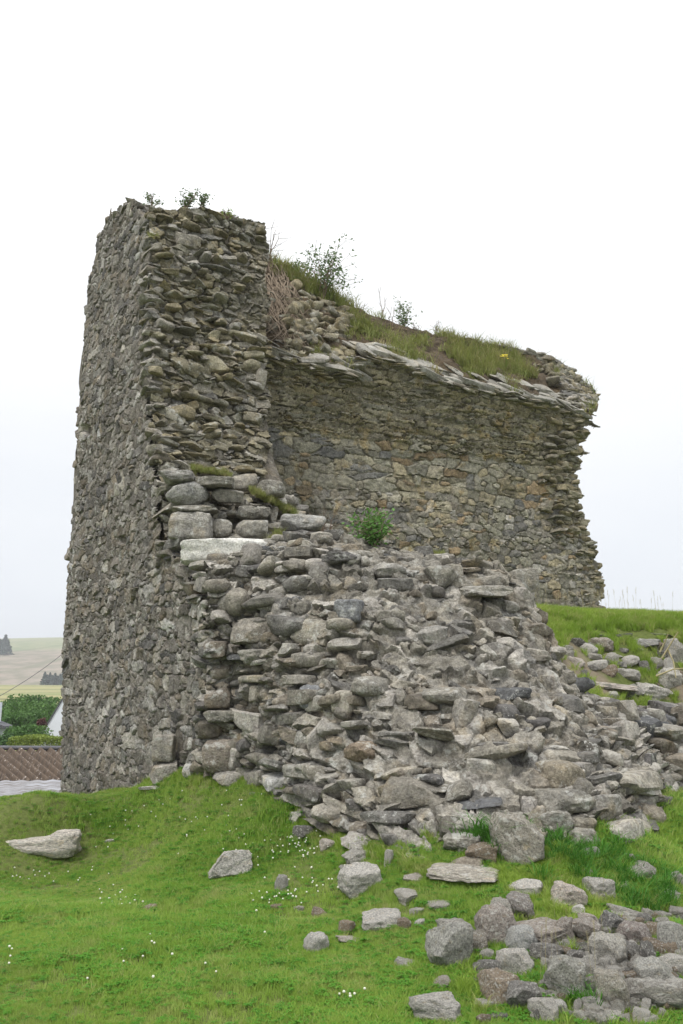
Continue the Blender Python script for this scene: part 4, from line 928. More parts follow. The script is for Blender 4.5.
def instancer(name, pts, rotz, scl, meshes, label, cat, tilt=None, kind='stuff'):
    src = bpy.data.collections.new(name+'_sources')
    for k, me in enumerate(meshes): src.objects.link(bpy.data.objects.new('tuft', me))
    me = bpy.data.meshes.new(name); me.vertices.add(len(pts)); me.vertices.foreach_set('co', np.asarray(pts, np.float32).ravel())
    rot = np.zeros((len(pts), 3), np.float32); rot[:, 2] = rotz
    if tilt is not None: rot[:, :2] = tilt
    me.attributes.new('rot', 'FLOAT_VECTOR', 'POINT').data.foreach_set('vector', rot.ravel())
    me.attributes.new('scl', 'FLOAT', 'POINT').data.foreach_set('value', np.asarray(scl, np.float32))
    me.attributes.new('pick', 'INT', 'POINT').data.foreach_set('value', rng.integers(0, len(meshes), len(pts)).astype(np.int32))
    o = link(name, me, None, label, cat, None, kind)
    g = bpy.data.node_groups.new(name, 'GeometryNodeTree')
    g.interface.new_socket('Geometry', in_out='INPUT', socket_type='NodeSocketGeometry'); g.interface.new_socket('Geometry', in_out='OUTPUT', socket_type='NodeSocketGeometry')
    gi = g.nodes.new('NodeGroupInput'); go = g.nodes.new('NodeGroupOutput'); ip = g.nodes.new('GeometryNodeInstanceOnPoints'); ci = g.nodes.new('GeometryNodeCollectionInfo')
    ci.inputs['Collection'].default_value = src; ci.inputs['Separate Children'].default_value = True; ci.inputs['Reset Children'].default_value = True
    def na(nm, ty): n = g.nodes.new('GeometryNodeInputNamedAttribute'); n.data_type = ty; n.inputs['Name'].default_value = nm; return [s for s in n.outputs if s.enabled and s.name == 'Attribute'][0]
    L = g.links.new; L(gi.outputs[0], ip.inputs['Points']); L(ci.outputs[0], ip.inputs['Instance']); ip.inputs['Pick Instance'].default_value = True
    L(na('pick', 'INT'), ip.inputs['Instance Index']); L(na('scl', 'FLOAT'), ip.inputs['Scale'])
    er = g.nodes.new('FunctionNodeEulerToRotation'); L(na('rot', 'FLOAT_VECTOR'), er.inputs[0]); L(er.outputs[0], ip.inputs['Rotation']); L(ip.outputs[0], go.inputs[0])
    md = o.modifiers.new('scatter', 'NODES'); md.node_group = g
    return o
TURF = [blade_tuft(s_, 24, .050, .0036, .045, .6, M_GRASS, 'turf_tuft') for s_ in range(5)]
CLOV = []
def clover_leafs(seed):
    r = np.random.default_rng(seed); V = []; F = []
    for b in range(9):
        a = r.uniform(0, 6.28); q = .04*math.sqrt(r.random()); cx, cy, h = q*math.cos(a), q*math.sin(a), r.uniform(.02, .035)
        for k in range(3):
            t = a+k*2.09; i = len(V); ex, ey = math.cos(t), math.sin(t); s_ = .010
            V += [(cx, cy, h), (cx+ex*s_-ey*s_*.6, cy+ey*s_+ex*s_*.6, h+.003), (cx+ex*s_*1.5, cy+ey*s_*1.5, h), (cx+ex*s_+ey*s_*.6, cy+ey*s_-ex*s_*.6, h+.003)]; F.append((i, i+1, i+2, i+3))
    return mesh('clover_tuft', V, F, M_CLOVL, True)
TURF += [clover_leafs(3)]
LONG = [blade_tuft(20+s_, 30, .16, .006, .05, .8, M_TUFT, 'long_tuft') for s_ in range(4)]
WLONG = [blade_tuft(40+s_, 30, .16, .006, .06, .9, M_WALLG, 'wall_tuft') for s_ in range(4)]
TUSS = [blade_tuft(30+s_, 60, .26, .009, .07, 1.0, M_TUSS, 'tussock_tuft') for s_ in range(3)]
def side_clear(x, y):
    """outside the walls' footprint"""
    q = np.stack([x-OB[0], y-OB[1]], -1); s = q@U; t = q@Vd
    a = (s > -.5) & (s < 5.65) & (t > .02) & (t < 2.2)
    q = np.stack([x-PL[0], y-PL[1]], -1); s2 = q@WD; t2 = q@WN
    return ~(a | ((t2 < .1) & (t2 > -2.5) & (s2 > -1) & (s2 < WL)))
BASE = MASS.p(np.linspace(0, 1, 200), 1.)
def before_mass(x, y):
    az = x/np.maximum(y, .1); bz = BASE[:, 0]/BASE[:, 1]; lim = np.interp(az, bz, BASE[:, 1]); return (y < lim+.45) | (az < bz[0]) 
def in_stone(x, y, f=.5):
    m = np.zeros(x.shape, bool)
    for (sx, sy, sr) in STONES:
        if sr > .06: m |= (x-sx)**2+(y-sy)**2 < (sr*f)**2
    return m
def grass():
    r = np.random.default_rng(66)
    # lawn: even density in plan, thinner away
    n = 190000; y = 3.9+r.random(n)**1.15*11.5; x = (r.random(n)-.5)*(y*.98+1.2)
    k = side_clear(x, y) & before_mass(x, y) & ~in_stone(x, y); x, y = x[k], y[k]
    z = ground_z(x, y); s = soil_mask(x, y, z); k = r.random(len(x)) > s*.92; x, y, z = x[k], y[k], z[k]
    pat = fbm(np.stack([x, y, 0*x], -1), 1.4, 3, 91)
    sc = (.7+.5*r.random(len(x)))*(1+.6*pat)*(1+.6*sstep(x, 1.2, 2.2))
    worn = sstep(fbm(np.stack([x, y, 0*x], -1), 2.6, 3, 93), .25, .7); k = r.random(len(x)) > worn*.75; x, y, z, sc = x[k], y[k], z[k], sc[k]
    instancer('lawn_grass', np.stack([x, y, z], -1), r.uniform(0, 6.28, len(x)), sc.clip(.4, 2.2), TURF, 'short green lawn grass with clover below the ruin', 'grass')
    # long grass: plateau, bank, right foreground
    n = 24000; y = r.uniform(9., 14.2, n); x = r.uniform(1.4, 7.8, n); z = ground_z(x, y); pat = fbm(np.stack([x, y, 0*x], -1), 1.6, 3, 77)
    bank = y < 11.4
    k = np.where(bank, (pat < .35) | (r.random(n) < .15), True) & side_clear(x, y) & ~before_mass(x, y) & ~in_stone(x, y, .9)
    k &= y > 9.3
    x, y, z = x[k], y[k], z[k]; P1 = np.stack([x, y, z], -1); s1 = np.where(y > 11.4, r.uniform(.55, 1.15, len(x)), r.uniform(.35, .95, len(x)))
    # right foreground among the stones
    n = 9000; y = r.uniform(4.2, 8.2, n); x = r.uniform(.6, 3.9, n); k = before_mass(x, y) & ~in_stone(x, y, .9) & (fbm(np.stack([x, y, 0*x], -1), 1.5, 2, 17) > -.1) & (soil_mask(x, y, ground_z(x, y)) < .5); x, y = x[k], y[k]
    P2 = np.stack([x, y, ground_z(x, y)], -1); s2 = r.uniform(.25, .7, len(x))
    # grass along the foot of the walls
    t = r.uniform(0, 1, 1500); b = MASS.p(t, 1.); x = b[:, 0]*(1-r.uniform(0, .04, 1500)); y = b[:, 1]*(1-r.uniform(0, .03, 1500)); k = ~in_stone(x, y, .7); P3 = np.stack([x, y, ground_z(x, y)], -1)[k]; s3 = r.uniform(.2, .6, len(P3))
    s_ = r.uniform(0, 5.7, 700); of = r.uniform(.02, .18, 700); q = side_pt(s_, 0, of); P4 = np.stack([q[:, 0], q[:, 1], ground_z(q[:, 0], q[:, 1])], -1); s4 = r.uniform(.2, .6, 700)
    P = np.concatenate([P1, P2, P3, P4]); s = np.concatenate([s1, s2, s3, s4])
    instancer('long_grass', P, r.uniform(0, 6.28, len(P)), s, LONG, 'long seeding grass on the bank, the plateau and around the stones', 'grass')
    # rank dark tussocks
    L = []
    for (px, py, n_, sp, sc) in ((612, 872, 26, .30, .62), (590, 868, 16, .25, .55), (640, 872, 16, .28, .6), (487, 848, 10, .08, .95), (586, 1006, 3, .04, .5), (640, 906, 10, .12, .5), (545, 985, 4, .05, .4), (660, 905, 8, .1, .5), (575, 860, 10, .2, .5)):
        p = on_ground(px, py)
        for _ in range(n_): x, y = p[0]+r.normal(0, sp), p[1]+r.normal(0, sp*.7); L.append((x, y, float(ground_z(x, y)), sc*r.uniform(.7, 1.2)))
    L = np.array(L); instancer('tussock_grass', L[:, :3], r.uniform(0, 6.28, len(L)), L[:, 3], TUSS, 'dark rank grass tussocks at the foot of the rubble', 'grass')
    # grass growing on the walls
    L = []
    n = 5200; u = r.uniform(0, 1, n); v = r.uniform(.18, 1, n); P = HEAD.p(u, v); pt = fbm(P, 1.1, 3, 5)
    w = np.where(u < .26, (v < .44)*1.6, np.where(u < .86, 1., .15)); w = w*np.where((u > .27) & (u < .40) & (v > .7), .25, 1.)*np.where(v > .93, .4, 1.); k = r.random(n) < w*sstep(pt, -.2, .35)*.55
    for p in P[k]: L.append((*p, r.uniform(.7, 2.2)))
    u = r.uniform(.15, .24, 60); v = r.uniform(.86, .97, 60)
    for p in HEAD.p(u, v): L.append((*p, r.uniform(.5, 1.)))
    for (a, b, n_, hgt) in ((0.25, .95, 60, .0), (.95, 1.7, 230, .02)):
        for _ in range(n_):
            t = r.uniform(a, b); s = r.uniform(1.35, 1.85) if a > .5 else r.uniform(1.4, 1.7); L.append((*side_pt(s, np.interp(s, SP_S, SP_Z)-.02-np.clip(t-.6, 0, 2)*.05, 0, t), r.uniform(.5, 1.0)))
    for (x0, y0, x1, y1, d0, d1, n_, sc) in ((192, 469, 232, 476, 11.0, 11.2, 130, .55), (250, 490, 296, 515, 11.0, 11.4, 200, .6), (272, 545, 280, 536, 10.0, 10.2, 40, .8), (425, 560, 445, 556, 9.8, 9.9, 26, .6), (545, 655, 560, 662, 9.6, 9.9, 60, .55), (220, 588, 262, 582, 9.75, 9.8, 20, .3), (148, 236, 160, 238, 11.6, 11.7, 30, .4), (553, 612, 575, 618, 9.4, 9.4, 0, 1)):
        for _ in range(n_): t = r.random(); p = at(x0+(x1-x0)*t, y0+(y1-y0)*t+r.normal(0, 1.5), d0+(d1-d0)*t+r.normal(0, .08)); L.append((*p, sc*r.uniform(.5, 1.2)))
    L = np.array(L); instancer('wall_grass', L[:, :3], r.uniform(0, 6.28, len(L)), L[:, 3], WLONG, 'grass and weeds growing on top of the ruined walls', 'grass')
grass()

# ------------------------------------------------------------ plants
def tube(V, F, pts, r0, r1, k=5):
    pts = [Vector(p) for p in pts]; b = len(V); n = len(pts)
    for i, p in enumerate(pts):
        d = (pts[min(i+1, n-1)]-pts[max(i-1, 0)]).normalized(); a = d.orthogonal().normalized(); c = d.cross(a); r = r0+(r1-r0)*i/(n-1)
        for j in range(k): t = 2*math.pi*j/k; V.append(tuple(p+a*(math.cos(t)*r)+c*(math.sin(t)*r)))
    for i in range(n-1):
        for j in range(k): F.append((b+i*k+j, b+i*k+(j+1) % k, b+(i+1)*k+(j+1) % k, b+(i+1)*k+j))
def shrub(name, label, cat, base, H, W, nst, nleaf, ls, mat, seed, group=None, twist=.25):
    r = random.Random(seed); e = link(name, None, None, label, cat, group); e.location = tuple(base)
    V, F, tips = [], [], []
    for s in range(nst):
        a = r.uniform(0, 6.28); x, y, z = r.uniform(-.03, .03), r.uniform(-.03, .03), -.05; L = [(x, y, z)]; h = H*r.uniform(.6, 1.); ww = W*.5*r.uniform(.3, 1.)
        for k in range(1, 7):
            t = k/6; L.append((x+math.cos(a)*ww*t**1.3+r.gauss(0, .02*H*twist*4), y+math.sin(a)*ww*t**1.3+r.gauss(0, .02*H*twist*4), z+h*t))
        tube(V, F, L, .008+.005*H, .004, 4); tips += L[2:]
        for k in range(2, 6):
            p = Vector(L[k]); q = p+Vector((r.gauss(0, .2)*W, r.gauss(0, .2)*W, r.uniform(.04, .18)*H)); tube(V, F, [p, (p+q)/2+Vector((0, 0, -.01)), q], .005, .003, 3); tips += [tuple((p+q)/2), tuple(q)]
    me = mesh('stem', V, F, M_TWIG, True); link('stem', me, e)
    if nleaf:
        V, F = [], []
        for _ in range(nleaf):
            p = Vector(r.choice(tips))+Vector((r.gauss(0, .035), r.gauss(0, .035), r.gauss(0, .03)))*(.5+H); d = Vector((r.gauss(0, 1), r.gauss(0, 1), r.gauss(.2, .6))).normalized(); s = d.orthogonal().normalized(); s = (s*math.cos(1)+d.cross(s)*r.uniform(-1, 1)).normalized(); l = ls*r.uniform(.6, 1.3); i = len(V)
            V += [tuple(p), tuple(p+d*l*.5+s*l*.28), tuple(p+d*l), tuple(p+d*l*.5-s*l*.28)]; F.append((i, i+1, i+2, i+3))
        link('foliage', mesh('foliage', V, F, mat, False), e)
    return e
def head_base(px, py):
    p, n = HEAD.find(px, py); return p
tp = lambda t, s: side_pt(s, np.interp(s, SP_S, SP_Z)-.05, 0, t)
shrub('shrub', 'tiny shrub at the left end of the tower top', 'shrub', at(153, 204, 11.9), .24, .26, 4, 110, .045, M_LEAF, 1)
shrub('shrub', 'leafy shrub in the middle of the tower top', 'shrub', at(185, 208, 12.2), .40, .36, 6, 260, .05, M_LEAF, 2)
shrub('shrub', 'narrow upright shrub right of centre on the tower top', 'shrub', at(201, 208, 12.2), .34, .2, 4, 170, .05, M_LEAF, 3)
shrub('shrub', 'dry tufted plant on the right of the tower top', 'shrub', at(228, 216, 12.2), .16, .3, 8, 60, .04, M_TUFT, 4)
shrub('bare_shrub', 'leafless branching shrub behind the tower edge', 'shrub', at(268, 270, 14.0), .95, 1.0, 6, 0, .03, M_LEAF, 5)
shrub('shrub', 'largest leafy sapling on the broken wall top', 'shrub', head_base(322, 300)+np.array([0, 0, 0]), 1.3, 1.6, 13, 1000, .07, M_LEAF, 6)
shrub('shrub', 'low dark shrub left of the largest sapling', 'shrub', head_base(293, 287), .55, .7, 6, 320, .065, M_LEAF, 7)
shrub('shrub', 'leafy shrub right of the two bare stems on the wall top', 'shrub', head_base(402, 332), .75, .6, 6, 360, .06, M_LEAF, 8)
shrub('dry_weed', 'tallest bare stem on the wall top', 'plant', head_base(382, 326), 1.0, .2, 2, 0, .03, M_LEAF, 9)
shrub('dry_weed', 'bare stem just right of the tallest', 'plant', head_base(391, 327), .7, .2, 2, 0, .03, M_LEAF, 10)
shrub('weed', 'seeding weed right of the middle of the wall top', 'plant', head_base(449, 343), .42, .28, 4, 36, .03, M_LEAF, 11)
shrub('weed', 'thin leaning weed before the thin crest slabs', 'plant', head_base(478, 352), .42, .35, 3, 26, .03, M_LEAF, 12)
shrub('weed', 'small weed at the left of the clump with pale leaves', 'plant', head_base(424, 338), .2, .25, 4, 40, .04, M_LEAFG, 13)
shrub('green_shrub', 'bright green leafy plant on top of the rubble', 'plant', at(375, 549, 9.7), .52, .50, 14, 750, .06, M_LEAFG, 14)
shrub('weed', 'brown tangle of dry stems in the hollow by the thick slab', 'plant', at(322, 545, 11.6), .6, .5, 12, 0, .03, M_LEAF, 15)
for i_, (px_, py_, h_, lab_) in enumerate([(340, 306, .5, 'thin weed right of the largest sapling'), (360, 318, .4, 'short seeding weed before the bare stems'), (418, 334, .35, 'wispy weed right of the leafy shrub'), (434, 339, .5, 'wispy stem halfway along the wall top'), (462, 347, .4, 'small wispy weed near the middle of the right half'), (490, 354, .45, 'upright wispy weed before the yellow flower')]):
    shrub('weed', lab_, 'plant', head_base(px_, py_), h_, .3, 4, 40, .035, M_LEAF, 40+i_)
# fine roots hanging over the haunch
V, F = [], []; r = random.Random(4)
for i in range(110):
    u0 = r.uniform(.0, .10); v0 = r.uniform(.28, .6); L = []
    for k in range(8):
        t = k/7; q = HEAD.p(u0+.05*t*r.uniform(.3, 1.4), min(.97, v0+.35*t)); L.append(tuple(q+np.array([r.gauss(0, .03), -.05+r.gauss(0, .03), r.gauss(0, .03)])))
    tube(V, F, L, r.uniform(.008, .022), .004, 4)
link('roots', mesh('roots', V, F, flat('dry_root', (.24, .19, .14), .9, 15), True), None, 'tangle of dry roots hanging against the tower edge', 'roots')
# ragwort flower
e = link('ragwort', None, None, 'yellow flowering weed near the right end of the wall top', 'plant'); e.location = tuple(head_base(505, 368)+np.array([0, -.1, .22]))
V, F = [], []; tube(V, F, [(0, 0, -.25), (.01, 0, -.1), (0, 0, 0)], .006, .004); link('stem', mesh('stem', V, F, M_TUSS), e)
V, F = [], []
for i in range(16):
    c = Vector((r.gauss(0, .05), r.gauss(0, .05), r.gauss(0, .025))); b = len(V)
    for j in range(7): a = j*2*math.pi/7; V.append((c.x+.022*math.cos(a), c.y+.022*math.sin(a)-.004, c.z+.012*math.sin(a)))
    V.append((c.x, c.y, c.z+.012)); F += [(b+j, b+(j+1) % 7, b+7) for j in range(7)]
link('flower_head', mesh('flower_head', V, F, M_YEL, False), e)
# dry sticks by the right edge
for i, (x0, y0, x1, y1, lab) in enumerate([(662, 658, 678, 632, 'pale dry stick leaning right on the bank'), (660, 652, 668, 634, 'shorter dry stick crossing the leaning one'), (656, 676, 686, 668, 'thick dry stalk lying by the large bank boulder'), (668, 650, 676, 678, 'dry stalk hanging down beside the tall pale stone')]):
    a, b = at(x0, y0, 10.2), at(x1, y1, 10.1); V, F = [], []; m_ = (a+b)/2+np.array([.02, 0, .03]); tube(V, F, [a, m_, b], .012, .006)
    link('dry_stick', mesh('dry_stick', V, F, M_DRY), None, lab, 'stick', 'dry sticks on the bank')
# tall seed stalks
def stalks(name, pts, hs, lab, grp):
    V, F = [], []
    rr_ = random.Random(7)
    tube(V, F, [(0, 0, 0), (.02, 0, .5), (.07, .01, 1)], .004, .002, 3)
    for k in range(10): z = .8+.02*k; x = .05+.002*k; tube(V, F, [(x, 0, z), (x+rr_.uniform(-.03, .03), rr_.uniform(-.03, .03), z+.04)], .004, .002, 3)
    me = mesh(name, V, F, M_DRY)
    for p, h in zip(pts, hs): o = link(name, me, None, lab, 'grass stalk', grp); o.location = tuple(p); o.scale = (h, h, h); o.rotation_euler = (0, 0, rr_.uniform(0, 6.28))
r = np.random.default_rng(5); n = 90; x = r.uniform(2.6, 6.6, n); y = r.uniform(11.6, 13.8, n); k = side_clear(x, y); x, y = x[k], y[k]
stalks('grass_stalk', np.stack([x, y, ground_z(x, y)], -1), r.uniform(.22, .5, len(x)), 'thin seeding stalk standing above the plateau turf', 'seed stalks on the plateau')
P = [on_ground(px, py) for px, py in ((541, 990), (546, 992), (552, 985), (593, 1000), (597, 1003), (603, 962), (559, 975), (604, 905), (612, 903), (556, 930), (500, 905))]
stalks('grass_stalk', P, [.30, .34, .26, .3, .36, .25, .22, .16, .14, .2, .2], 'dry seed stalk rising between the boulders of the pile', 'seed stalks in the pile')

# clover flowers
V, F = [], []; rr_ = random.Random(3); cv, cf = TOPO[5]
hv = cv/np.linalg.norm(cv, axis=1, keepdims=True); hv = hv*(1+.14*fbm(hv, 5, 1, 3))[:, None]*np.array([.0068, .0068, .006])+np.array([0, 0, .050])
hm = mesh('flower_head', hv, cf, M_PETAL, False); tube(V, F, [(0, 0, 0), (.002, 0, .025), (0, 0, .045)], .0015, .0012, 3); sm = mesh('stem', V, F, M_TUSS)
r = np.random.default_rng(15)
cl = [(118, 905, 26, 14, 22), (130, 845, 60, 20, 10), (235, 800, 70, 25, 14), (245, 845, 60, 30, 26), (300, 850, 45, 18, 46), (310, 885, 60, 25, 26), (275, 905, 40, 12, 16), (60, 880, 60, 14, 12), (30, 880, 14, 5, 5), (180, 965, 120, 50, 14), (345, 1005, 25, 12, 6), (8, 965, 8, 10, 4), (350, 815, 50, 15, 8), (460, 810, 0, 0, 0), (150, 815, 60, 15, 14)]
for (px, py, sx, sy, n_) in cl:
    for _ in range(n_):
        qx, qy = px+r.normal(0, sx*.45), py+r.normal(0, sy*.45)
        if not (0 < qx < 683) or qy > 1023 or qy < 793: continue
        p = on_ground(qx, qy)
        if not before_mass(np.array([p[0]]), np.array([p[1]]))[0] or not side_clear(np.array([p[0]]), np.array([p[1]]))[0] or p[1] > 12: continue
        e = link('clover_flower', None, None, 'small white clover flower head in the short lawn grass', 'flower', 'white clover flowers in the lawn'); e.location = tuple(p); k = r.uniform(.8, 1.15); e.scale = (k, k, k)
        link('flower_head', hm, e); link('stem', sm, e)

# ------------------------------------------------------------ far left: farm, hedges, trees
def boxv(x0, x1, y0, y1, z0, z1):
    V = [(x0, y0, z0), (x1, y0, z0), (x1, y1, z0), (x0, y1, z0), (x0, y0, z1), (x1, y0, z1), (x1, y1, z1), (x0, y1, z1)]
    return V, [(0, 3, 2, 1), (4, 5, 6, 7), (0, 1, 5, 4), (1, 2, 6, 5), (2, 3, 7, 6), (3, 0, 4, 7)]
def roof_sheet(name, p00, p10, p01, p11, mat, parent, n=40, amp=.03, thick=.04):
    p00, p10, p01, p11 = map(np.array, (p00, p10, p01, p11)); u = np.linspace(0, 1, n*8+1); V = []
    nn = np.cross(p10-p00, p01-p00); nn = nn/np.linalg.norm(nn); nn *= np.sign(nn[2])
    for v in np.linspace(0, 1, 6):
        a = p00+(p01-p00)*v; b = p10+(p11-p10)*v
        V.append(a+np.outer(u, b-a)+np.outer(amp*np.cos(u*n*2*math.pi), nn))
    V = np.array(V); top = V.reshape(-1, 3); bot = top-nn*thick; F = gridfaces(6, len(u)); m_ = len(top)
    return link(name, mesh(name, np.concatenate([top, bot]), np.concatenate([F, F[:, ::-1]+m_]), mat, True), parent)
def rust_mat():
    m, t, b = node_mat('rusty_roofing'); pos = N(t, 'ShaderNodeTexCoord').outputs['Object']
    st = N(t, 'ShaderNodeMapping', {0: pos, 'Scale': (3., .5, 1.)}).outputs[0]
    n1 = noise(t, st, 2.5, 6, .75); n2 = noise(t, pos, 5.5, 4, .7)
    c = mixc(t, maprange(t, n1, .35, .68), (.05, .036, .028), (.14, .10, .068)); c = mixc(t, maprange(t, n2, .60, .68), c, (.42, .37, .33)); t.links.new(c, b.inputs['Base Color']); return m
def lead_mat():
    m, t, b = node_mat('weathered_sheet'); pos = N(t, 'ShaderNodeTexCoord').outputs['Object']
    n1 = noise(t, N(t, 'ShaderNodeMapping', {0: pos, 'Scale': (.5, 3., 1.)}).outputs[0], 2.2, 6, .75); c = mixc(t, maprange(t, n1, .42, .6), (.13, .115, .105), (.34, .35, .38)); t.links.new(c, b.inputs['Base Color']); return m
M_RUST, M_LEAD = rust_mat(), lead_mat()
b = link('barn', None, None, 'low barn with a rusty ribbed roof and a pale lean-to behind the lawn', 'barn'); b.location = (-12, 30, -5)
def rel(p, o): return tuple(np.array(p)-np.array(o.location))
rl, rr2 = at(-40, 749, 32), at(150, 750, 32); el, er = at(0, 783, 26.5), at(190, 781, 26.5)
roof_sheet('roof', rel(el, b), rel(er, b), rel(rl, b), rel(rr2, b), M_RUST, b, 19, .10)
bl, br_ = rl+np.array([-.5, 5, -1.6]), rr2+np.array([-.5, 5, -1.6]); roof_sheet('roof', rel(rl, b), rel(rr2, b), rel(bl, b), rel(br_, b), M_RUST, b, 19, .10)
V, F = boxv(el[0]+.1, er[0]-.1, 26.7, 36.5, -6, el[2]-.15); V = [rel(v, b) for v in V]; link('wall', mesh('wall', V, F, flat('barn_stone', (.25, .23, .20), .9, 4), False), b)
ll, lr = at(-25, 781, 26.3), at(130, 779, 26.3); ol, orr = at(-10, 803, 21.5), at(110, 801, 21.5)
roof_sheet('lean_to_roof', rel(ol, b), rel(orr, b), rel(ll, b), rel(lr, b), M_LEAD, b, 10, .015)
V, F = boxv(ol[0]+.1, orr[0]-.1, 21.7, 26.6, -6, ol[2]-.15); V = [rel(v, b) for v in V]; link('lean_to_wall', mesh('lean_to_wall', V, F, flat('barn_stone_low', (.25, .23, .20), .9, 4), False), b)
V, F = [], []; tube(V, F, [rel(rl+np.array([0, 0, .05]), b), rel(rr2+np.array([0, 0, .05]), b)], .09, .09, 6); link('ridge', mesh('ridge', V, F, M_SLATE), b)
# white cottage, gable to the viewer
def house(name, label, gx0, gx1, d, ybase, yeave, yapex, depth, mat):
    o = link(name, None, None, label, 'house'); a = at(gx0, ybase, d); c = at(gx1, ybase, d); ze = at(gx0, yeave, d)[2]; za = at((gx0+gx1)/2, yapex, d)[2]; o.location = (a[0], d, a[2])
    x1 = c[0]-a[0]; z0 = -2.5; e = ze-a[2]; q = za-a[2]; V = []; 
    for y in (0, depth): V += [(0, y, z0), (x1, y, z0), (x1, y, e), (x1/2, y, q), (0, y, e)]
    link('wall', mesh('wall', V, [(0, 1, 2, 3, 4), (9, 8, 7, 6, 5), (0, 4, 9, 5), (1, 6, 7, 2)], mat, False), o)
    V = []; t = .14
    for (ax, az, bx, bz) in ((-.3, e-.3*(q-e)/(x1/2), x1/2, q), (x1/2, q, x1+.3, e-.3*(q-e)/(x1/2))):
        V.append([(ax, -.05, az+.01), (bx, -.05, bz+.01), (bx, depth+.2, bz+.01), (ax, depth+.2, az+.01), (ax, -.05, az+t), (bx, -.05, bz+t), (bx, depth+.2, bz+t), (ax, depth+.2, az+t)])
    for W_ in V: link('roof', mesh('roof', W_, [(0, 3, 2, 1), (4, 5, 6, 7), (0, 1, 5, 4), (1, 2, 6, 5), (2, 3, 7, 6), (3, 0, 4, 7)], M_SLATE, False), o)
    V, F = boxv(x1/2-.4, x1/2+.4, .02, .8, q-.4, q+.9); link('chimney', mesh('chimney', V, F, mat, False), o)
    return o
house('cottage', 'white rendered cottage gable showing beside the tower', 42, 128, 44, 736, 734, 655, 11, M_RENDER)
house('shed', 'small white building with a dark roof at the left edge', -30, -3, 40, 745, 727, 722, .8, M_RENDER)

def leaf_mass(name, label, cat, base, rx, ry, rz, n, ls, mat, seed, trunk=True, group=None, box=False, conif=False):
    r = np.random.default_rng(seed); e = link(name, None, None, label, cat, group); e.location = tuple(base)
    if conif: t = r.random(n)**.7; ang = r.uniform(0, 6.28, n); rad = rx*(1-t)*np.sqrt(r.uniform(.25, 1, n))*(1+.3*np.sin(t*40)); C = np.stack([rad*np.cos(ang), rad*np.sin(ang), t*rz*2+.1*rz], -1)
    elif box: C = np.stack([r.uniform(-rx, rx, n), r.uniform(-ry, ry, n), rz*2*r.random(n)**.5], -1); C[:, 2] += .15*rz*np.sin(C[:, 0]*3)
    else:
        nb = 16; B = r.normal(size=(nb, 3)); B /= np.linalg.norm(B, axis=1, keepdims=True); B *= r.uniform(.3, .75, (nb, 1)); B[:, 2] = np.abs(B[:, 2])*.8+.1
        k = r.integers(0, nb, n); D = r.normal(size=(n, 3)); D /= np.linalg.norm(D, axis=1, keepdims=True); C = (B[k]+D*r.uniform(.25, .46, (n, 1)))*np.array([rx, ry, rz])+np.array([0, 0, rz*.5])
    d = r.normal(size=(n, 3)); d /= np.linalg.norm(d, axis=1, keepdims=True); s = np.cross(d, r.normal(size=(n, 3))); s /= np.linalg.norm(s, axis=1, keepdims=True); l = ls*r.uniform(.6, 1.3, (n, 1))
    V = np.stack([C-d*l*.5, C+s*l*.35, C+d*l*.5, C-s*l*.35], 1).reshape(-1, 3); link('crown', mesh('crown', V, np.arange(4*n).reshape(-1, 4), mat, False), e)
    V, F = [], []
    if box:
        for x in np.linspace(-rx*.95, rx*.95, 8): tube(V, F, [(x, 0, -.5), (x+.05, 0, rz*1.2)], .05, .02, 5)
    else:
        tube(V, F, [(0, 0, -1), (.03, 0, rz*.4), (0, .02, rz*1.1)], .05*rz, .02*rz, 6)
        for a in range(5): tube(V, F, [(0, 0, rz*.3), (rx*.3*math.cos(a*1.3), ry*.3*math.sin(a*1.3), rz*.7), (rx*.55*math.cos(a*1.3), ry*.55*math.sin(a*1.3), rz*1.0)] if not conif else [(0, 0, rz), (.01, 0, rz*1.7)], .02*rz, .008*rz, 4)
    link('trunk', mesh('trunk', V, F, M_TWIG), e)
    return e
M_T1 = leaf_material('tree_leaf', (.045, .11, .025), (.14, .26, .06), None, .5, .3)
M_T2 = leaf_material('dark_leaf', (.03, .07, .02), (.06, .13, .03), None, .5, .2)
M_T3 = leaf_material('hedge_leaf', (.12, .19, .03), (.27, .33, .06), None, .8, .3)
M_T4 = leaf_material('copper_leaf', (.08, .03, .03), (.13, .05, .04), None, .8, .2)
M_CON = leaf_material('conifer_needle', (.02, .045, .025), (.04, .08, .045), None, .1, .1)
def gb(px, py, d): p = at(px, py, d); return (p[0], p[1], p[2])
leaf_mass('tree', 'pale green willowy tree at the left edge behind the barn', 'tree', gb(12, 752, 50), 2.6, 2.2, 2.0, 5200, .22, M_T1, 1)
leaf_mass('tree', 'bright green bushy tree in front of the dark hedge trees', 'tree', gb(24, 746, 46), 1.7, 1.5, 1.35, 3800, .18, M_T1, 2)
leaf_mass('tree', 'dark green tree left of the white cottage gable', 'tree', gb(44, 734, 58), 2.2, 2, 1.5, 3600, .22, M_T1, 3)
leaf_mass('tree', 'mid green tree behind the others at the field edge', 'tree', gb(30, 722, 66), 3.4, 2, 1.35, 3600, .25, M_T1, 4)
leaf_mass('bush', 'rounded light green bush in front of the cottage', 'bush', gb(27, 748, 40), 1.15, 1., .75, 2600, .12, M_T1, 5)
leaf_mass('bush', 'dark copper leaved bush against the cottage wall', 'bush', gb(41, 733, 43), .28, .3, .5, 900, .10, M_T4, 6)
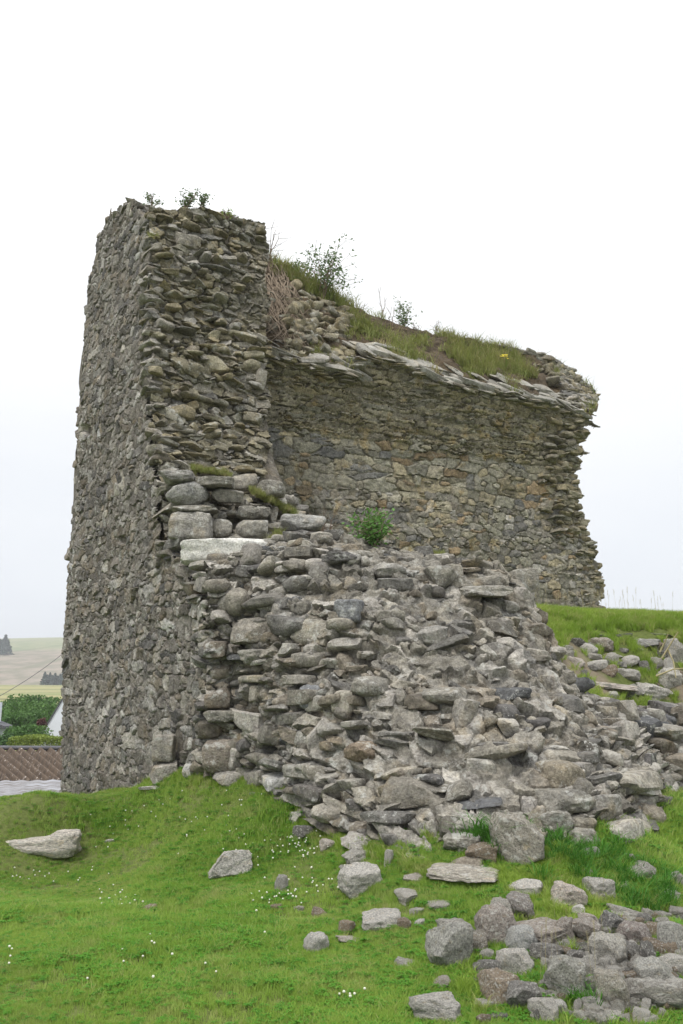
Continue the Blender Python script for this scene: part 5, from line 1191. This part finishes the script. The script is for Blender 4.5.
leaf_mass('hedge', 'clipped yellow green hedge in front of the cottage', 'hedge', gb(70, 750, 37), 2.6, .5, .30, 7000, .09, M_T3, 7, box=True)
leaf_mass('bush', 'sprawling bush beside the barn ridge at the left edge', 'bush', gb(3, 752, 39), .9, .8, .6, 1500, .12, M_T2, 8)
r = random.Random(2)
def hz(px, d):
    return None
def on_hill(px, py):
    x, z = ray(px, py); d = np.linspace(345, 900, 1200); k = np.argmax(z*d <= hill_z(x*d, d)); return (x*d[k], d[k], hill_z(x*d[k], d[k])-.3)
for i in range(10): px = 44+i*2.6; leaf_mass('conifer', 'dark conifer in the small plantation low on the far hill', 'tree', on_hill(px, 686+r.uniform(-2, 1.5)), 2.6, 2.6, 3.0+r.uniform(-.8, .8), 420, 1.1, M_CON, 30+i, group='conifers of the lower plantation', conif=True)
for i in range(8): px = -10+i*2.4; leaf_mass('conifer', 'dark conifer in the plantation at the hill crest', 'tree', on_hill(px, 655+r.uniform(-2, 1)), 4.2, 4.2, 5.6+r.uniform(-1, 1), 420, 2., M_CON, 50+i, group='conifers of the upper plantation', conif=True)
# overhead wire sagging beyond the tower
a, c = at(110, 610, 90), at(-30, 712, 70); V, F = [], []
tube(V, F, [tuple(a+(c-a)*t+np.array([0, 0, -1.0*math.sin(math.pi*t)])) for t in np.linspace(0, 1, 14)], .03, .03, 5)
link('overhead_wire', mesh('overhead_wire', V, F, M_SLATE), None, 'thin dark overhead wire crossing before the far hill', 'wire')

# ------------------------------------------------------------ haze
V, F = boxv(-1700, 1700, -120, 1800, -14, 75)
hm_ = bpy.data.materials.new('thin_haze'); hm_.use_nodes = True; t = hm_.node_tree; t.nodes.clear()
pv = t.nodes.new('ShaderNodeVolumePrincipled'); pv.inputs['Color'].default_value = (.93, .95, 1, 1); pv.inputs['Density'].default_value = .0006; pv.inputs['Anisotropy'].default_value = 0.
oo = t.nodes.new('ShaderNodeOutputMaterial'); t.links.new(pv.outputs[0], oo.inputs['Volume'])
link('haze', mesh('haze', V, F, hm_, False), kind='stuff')
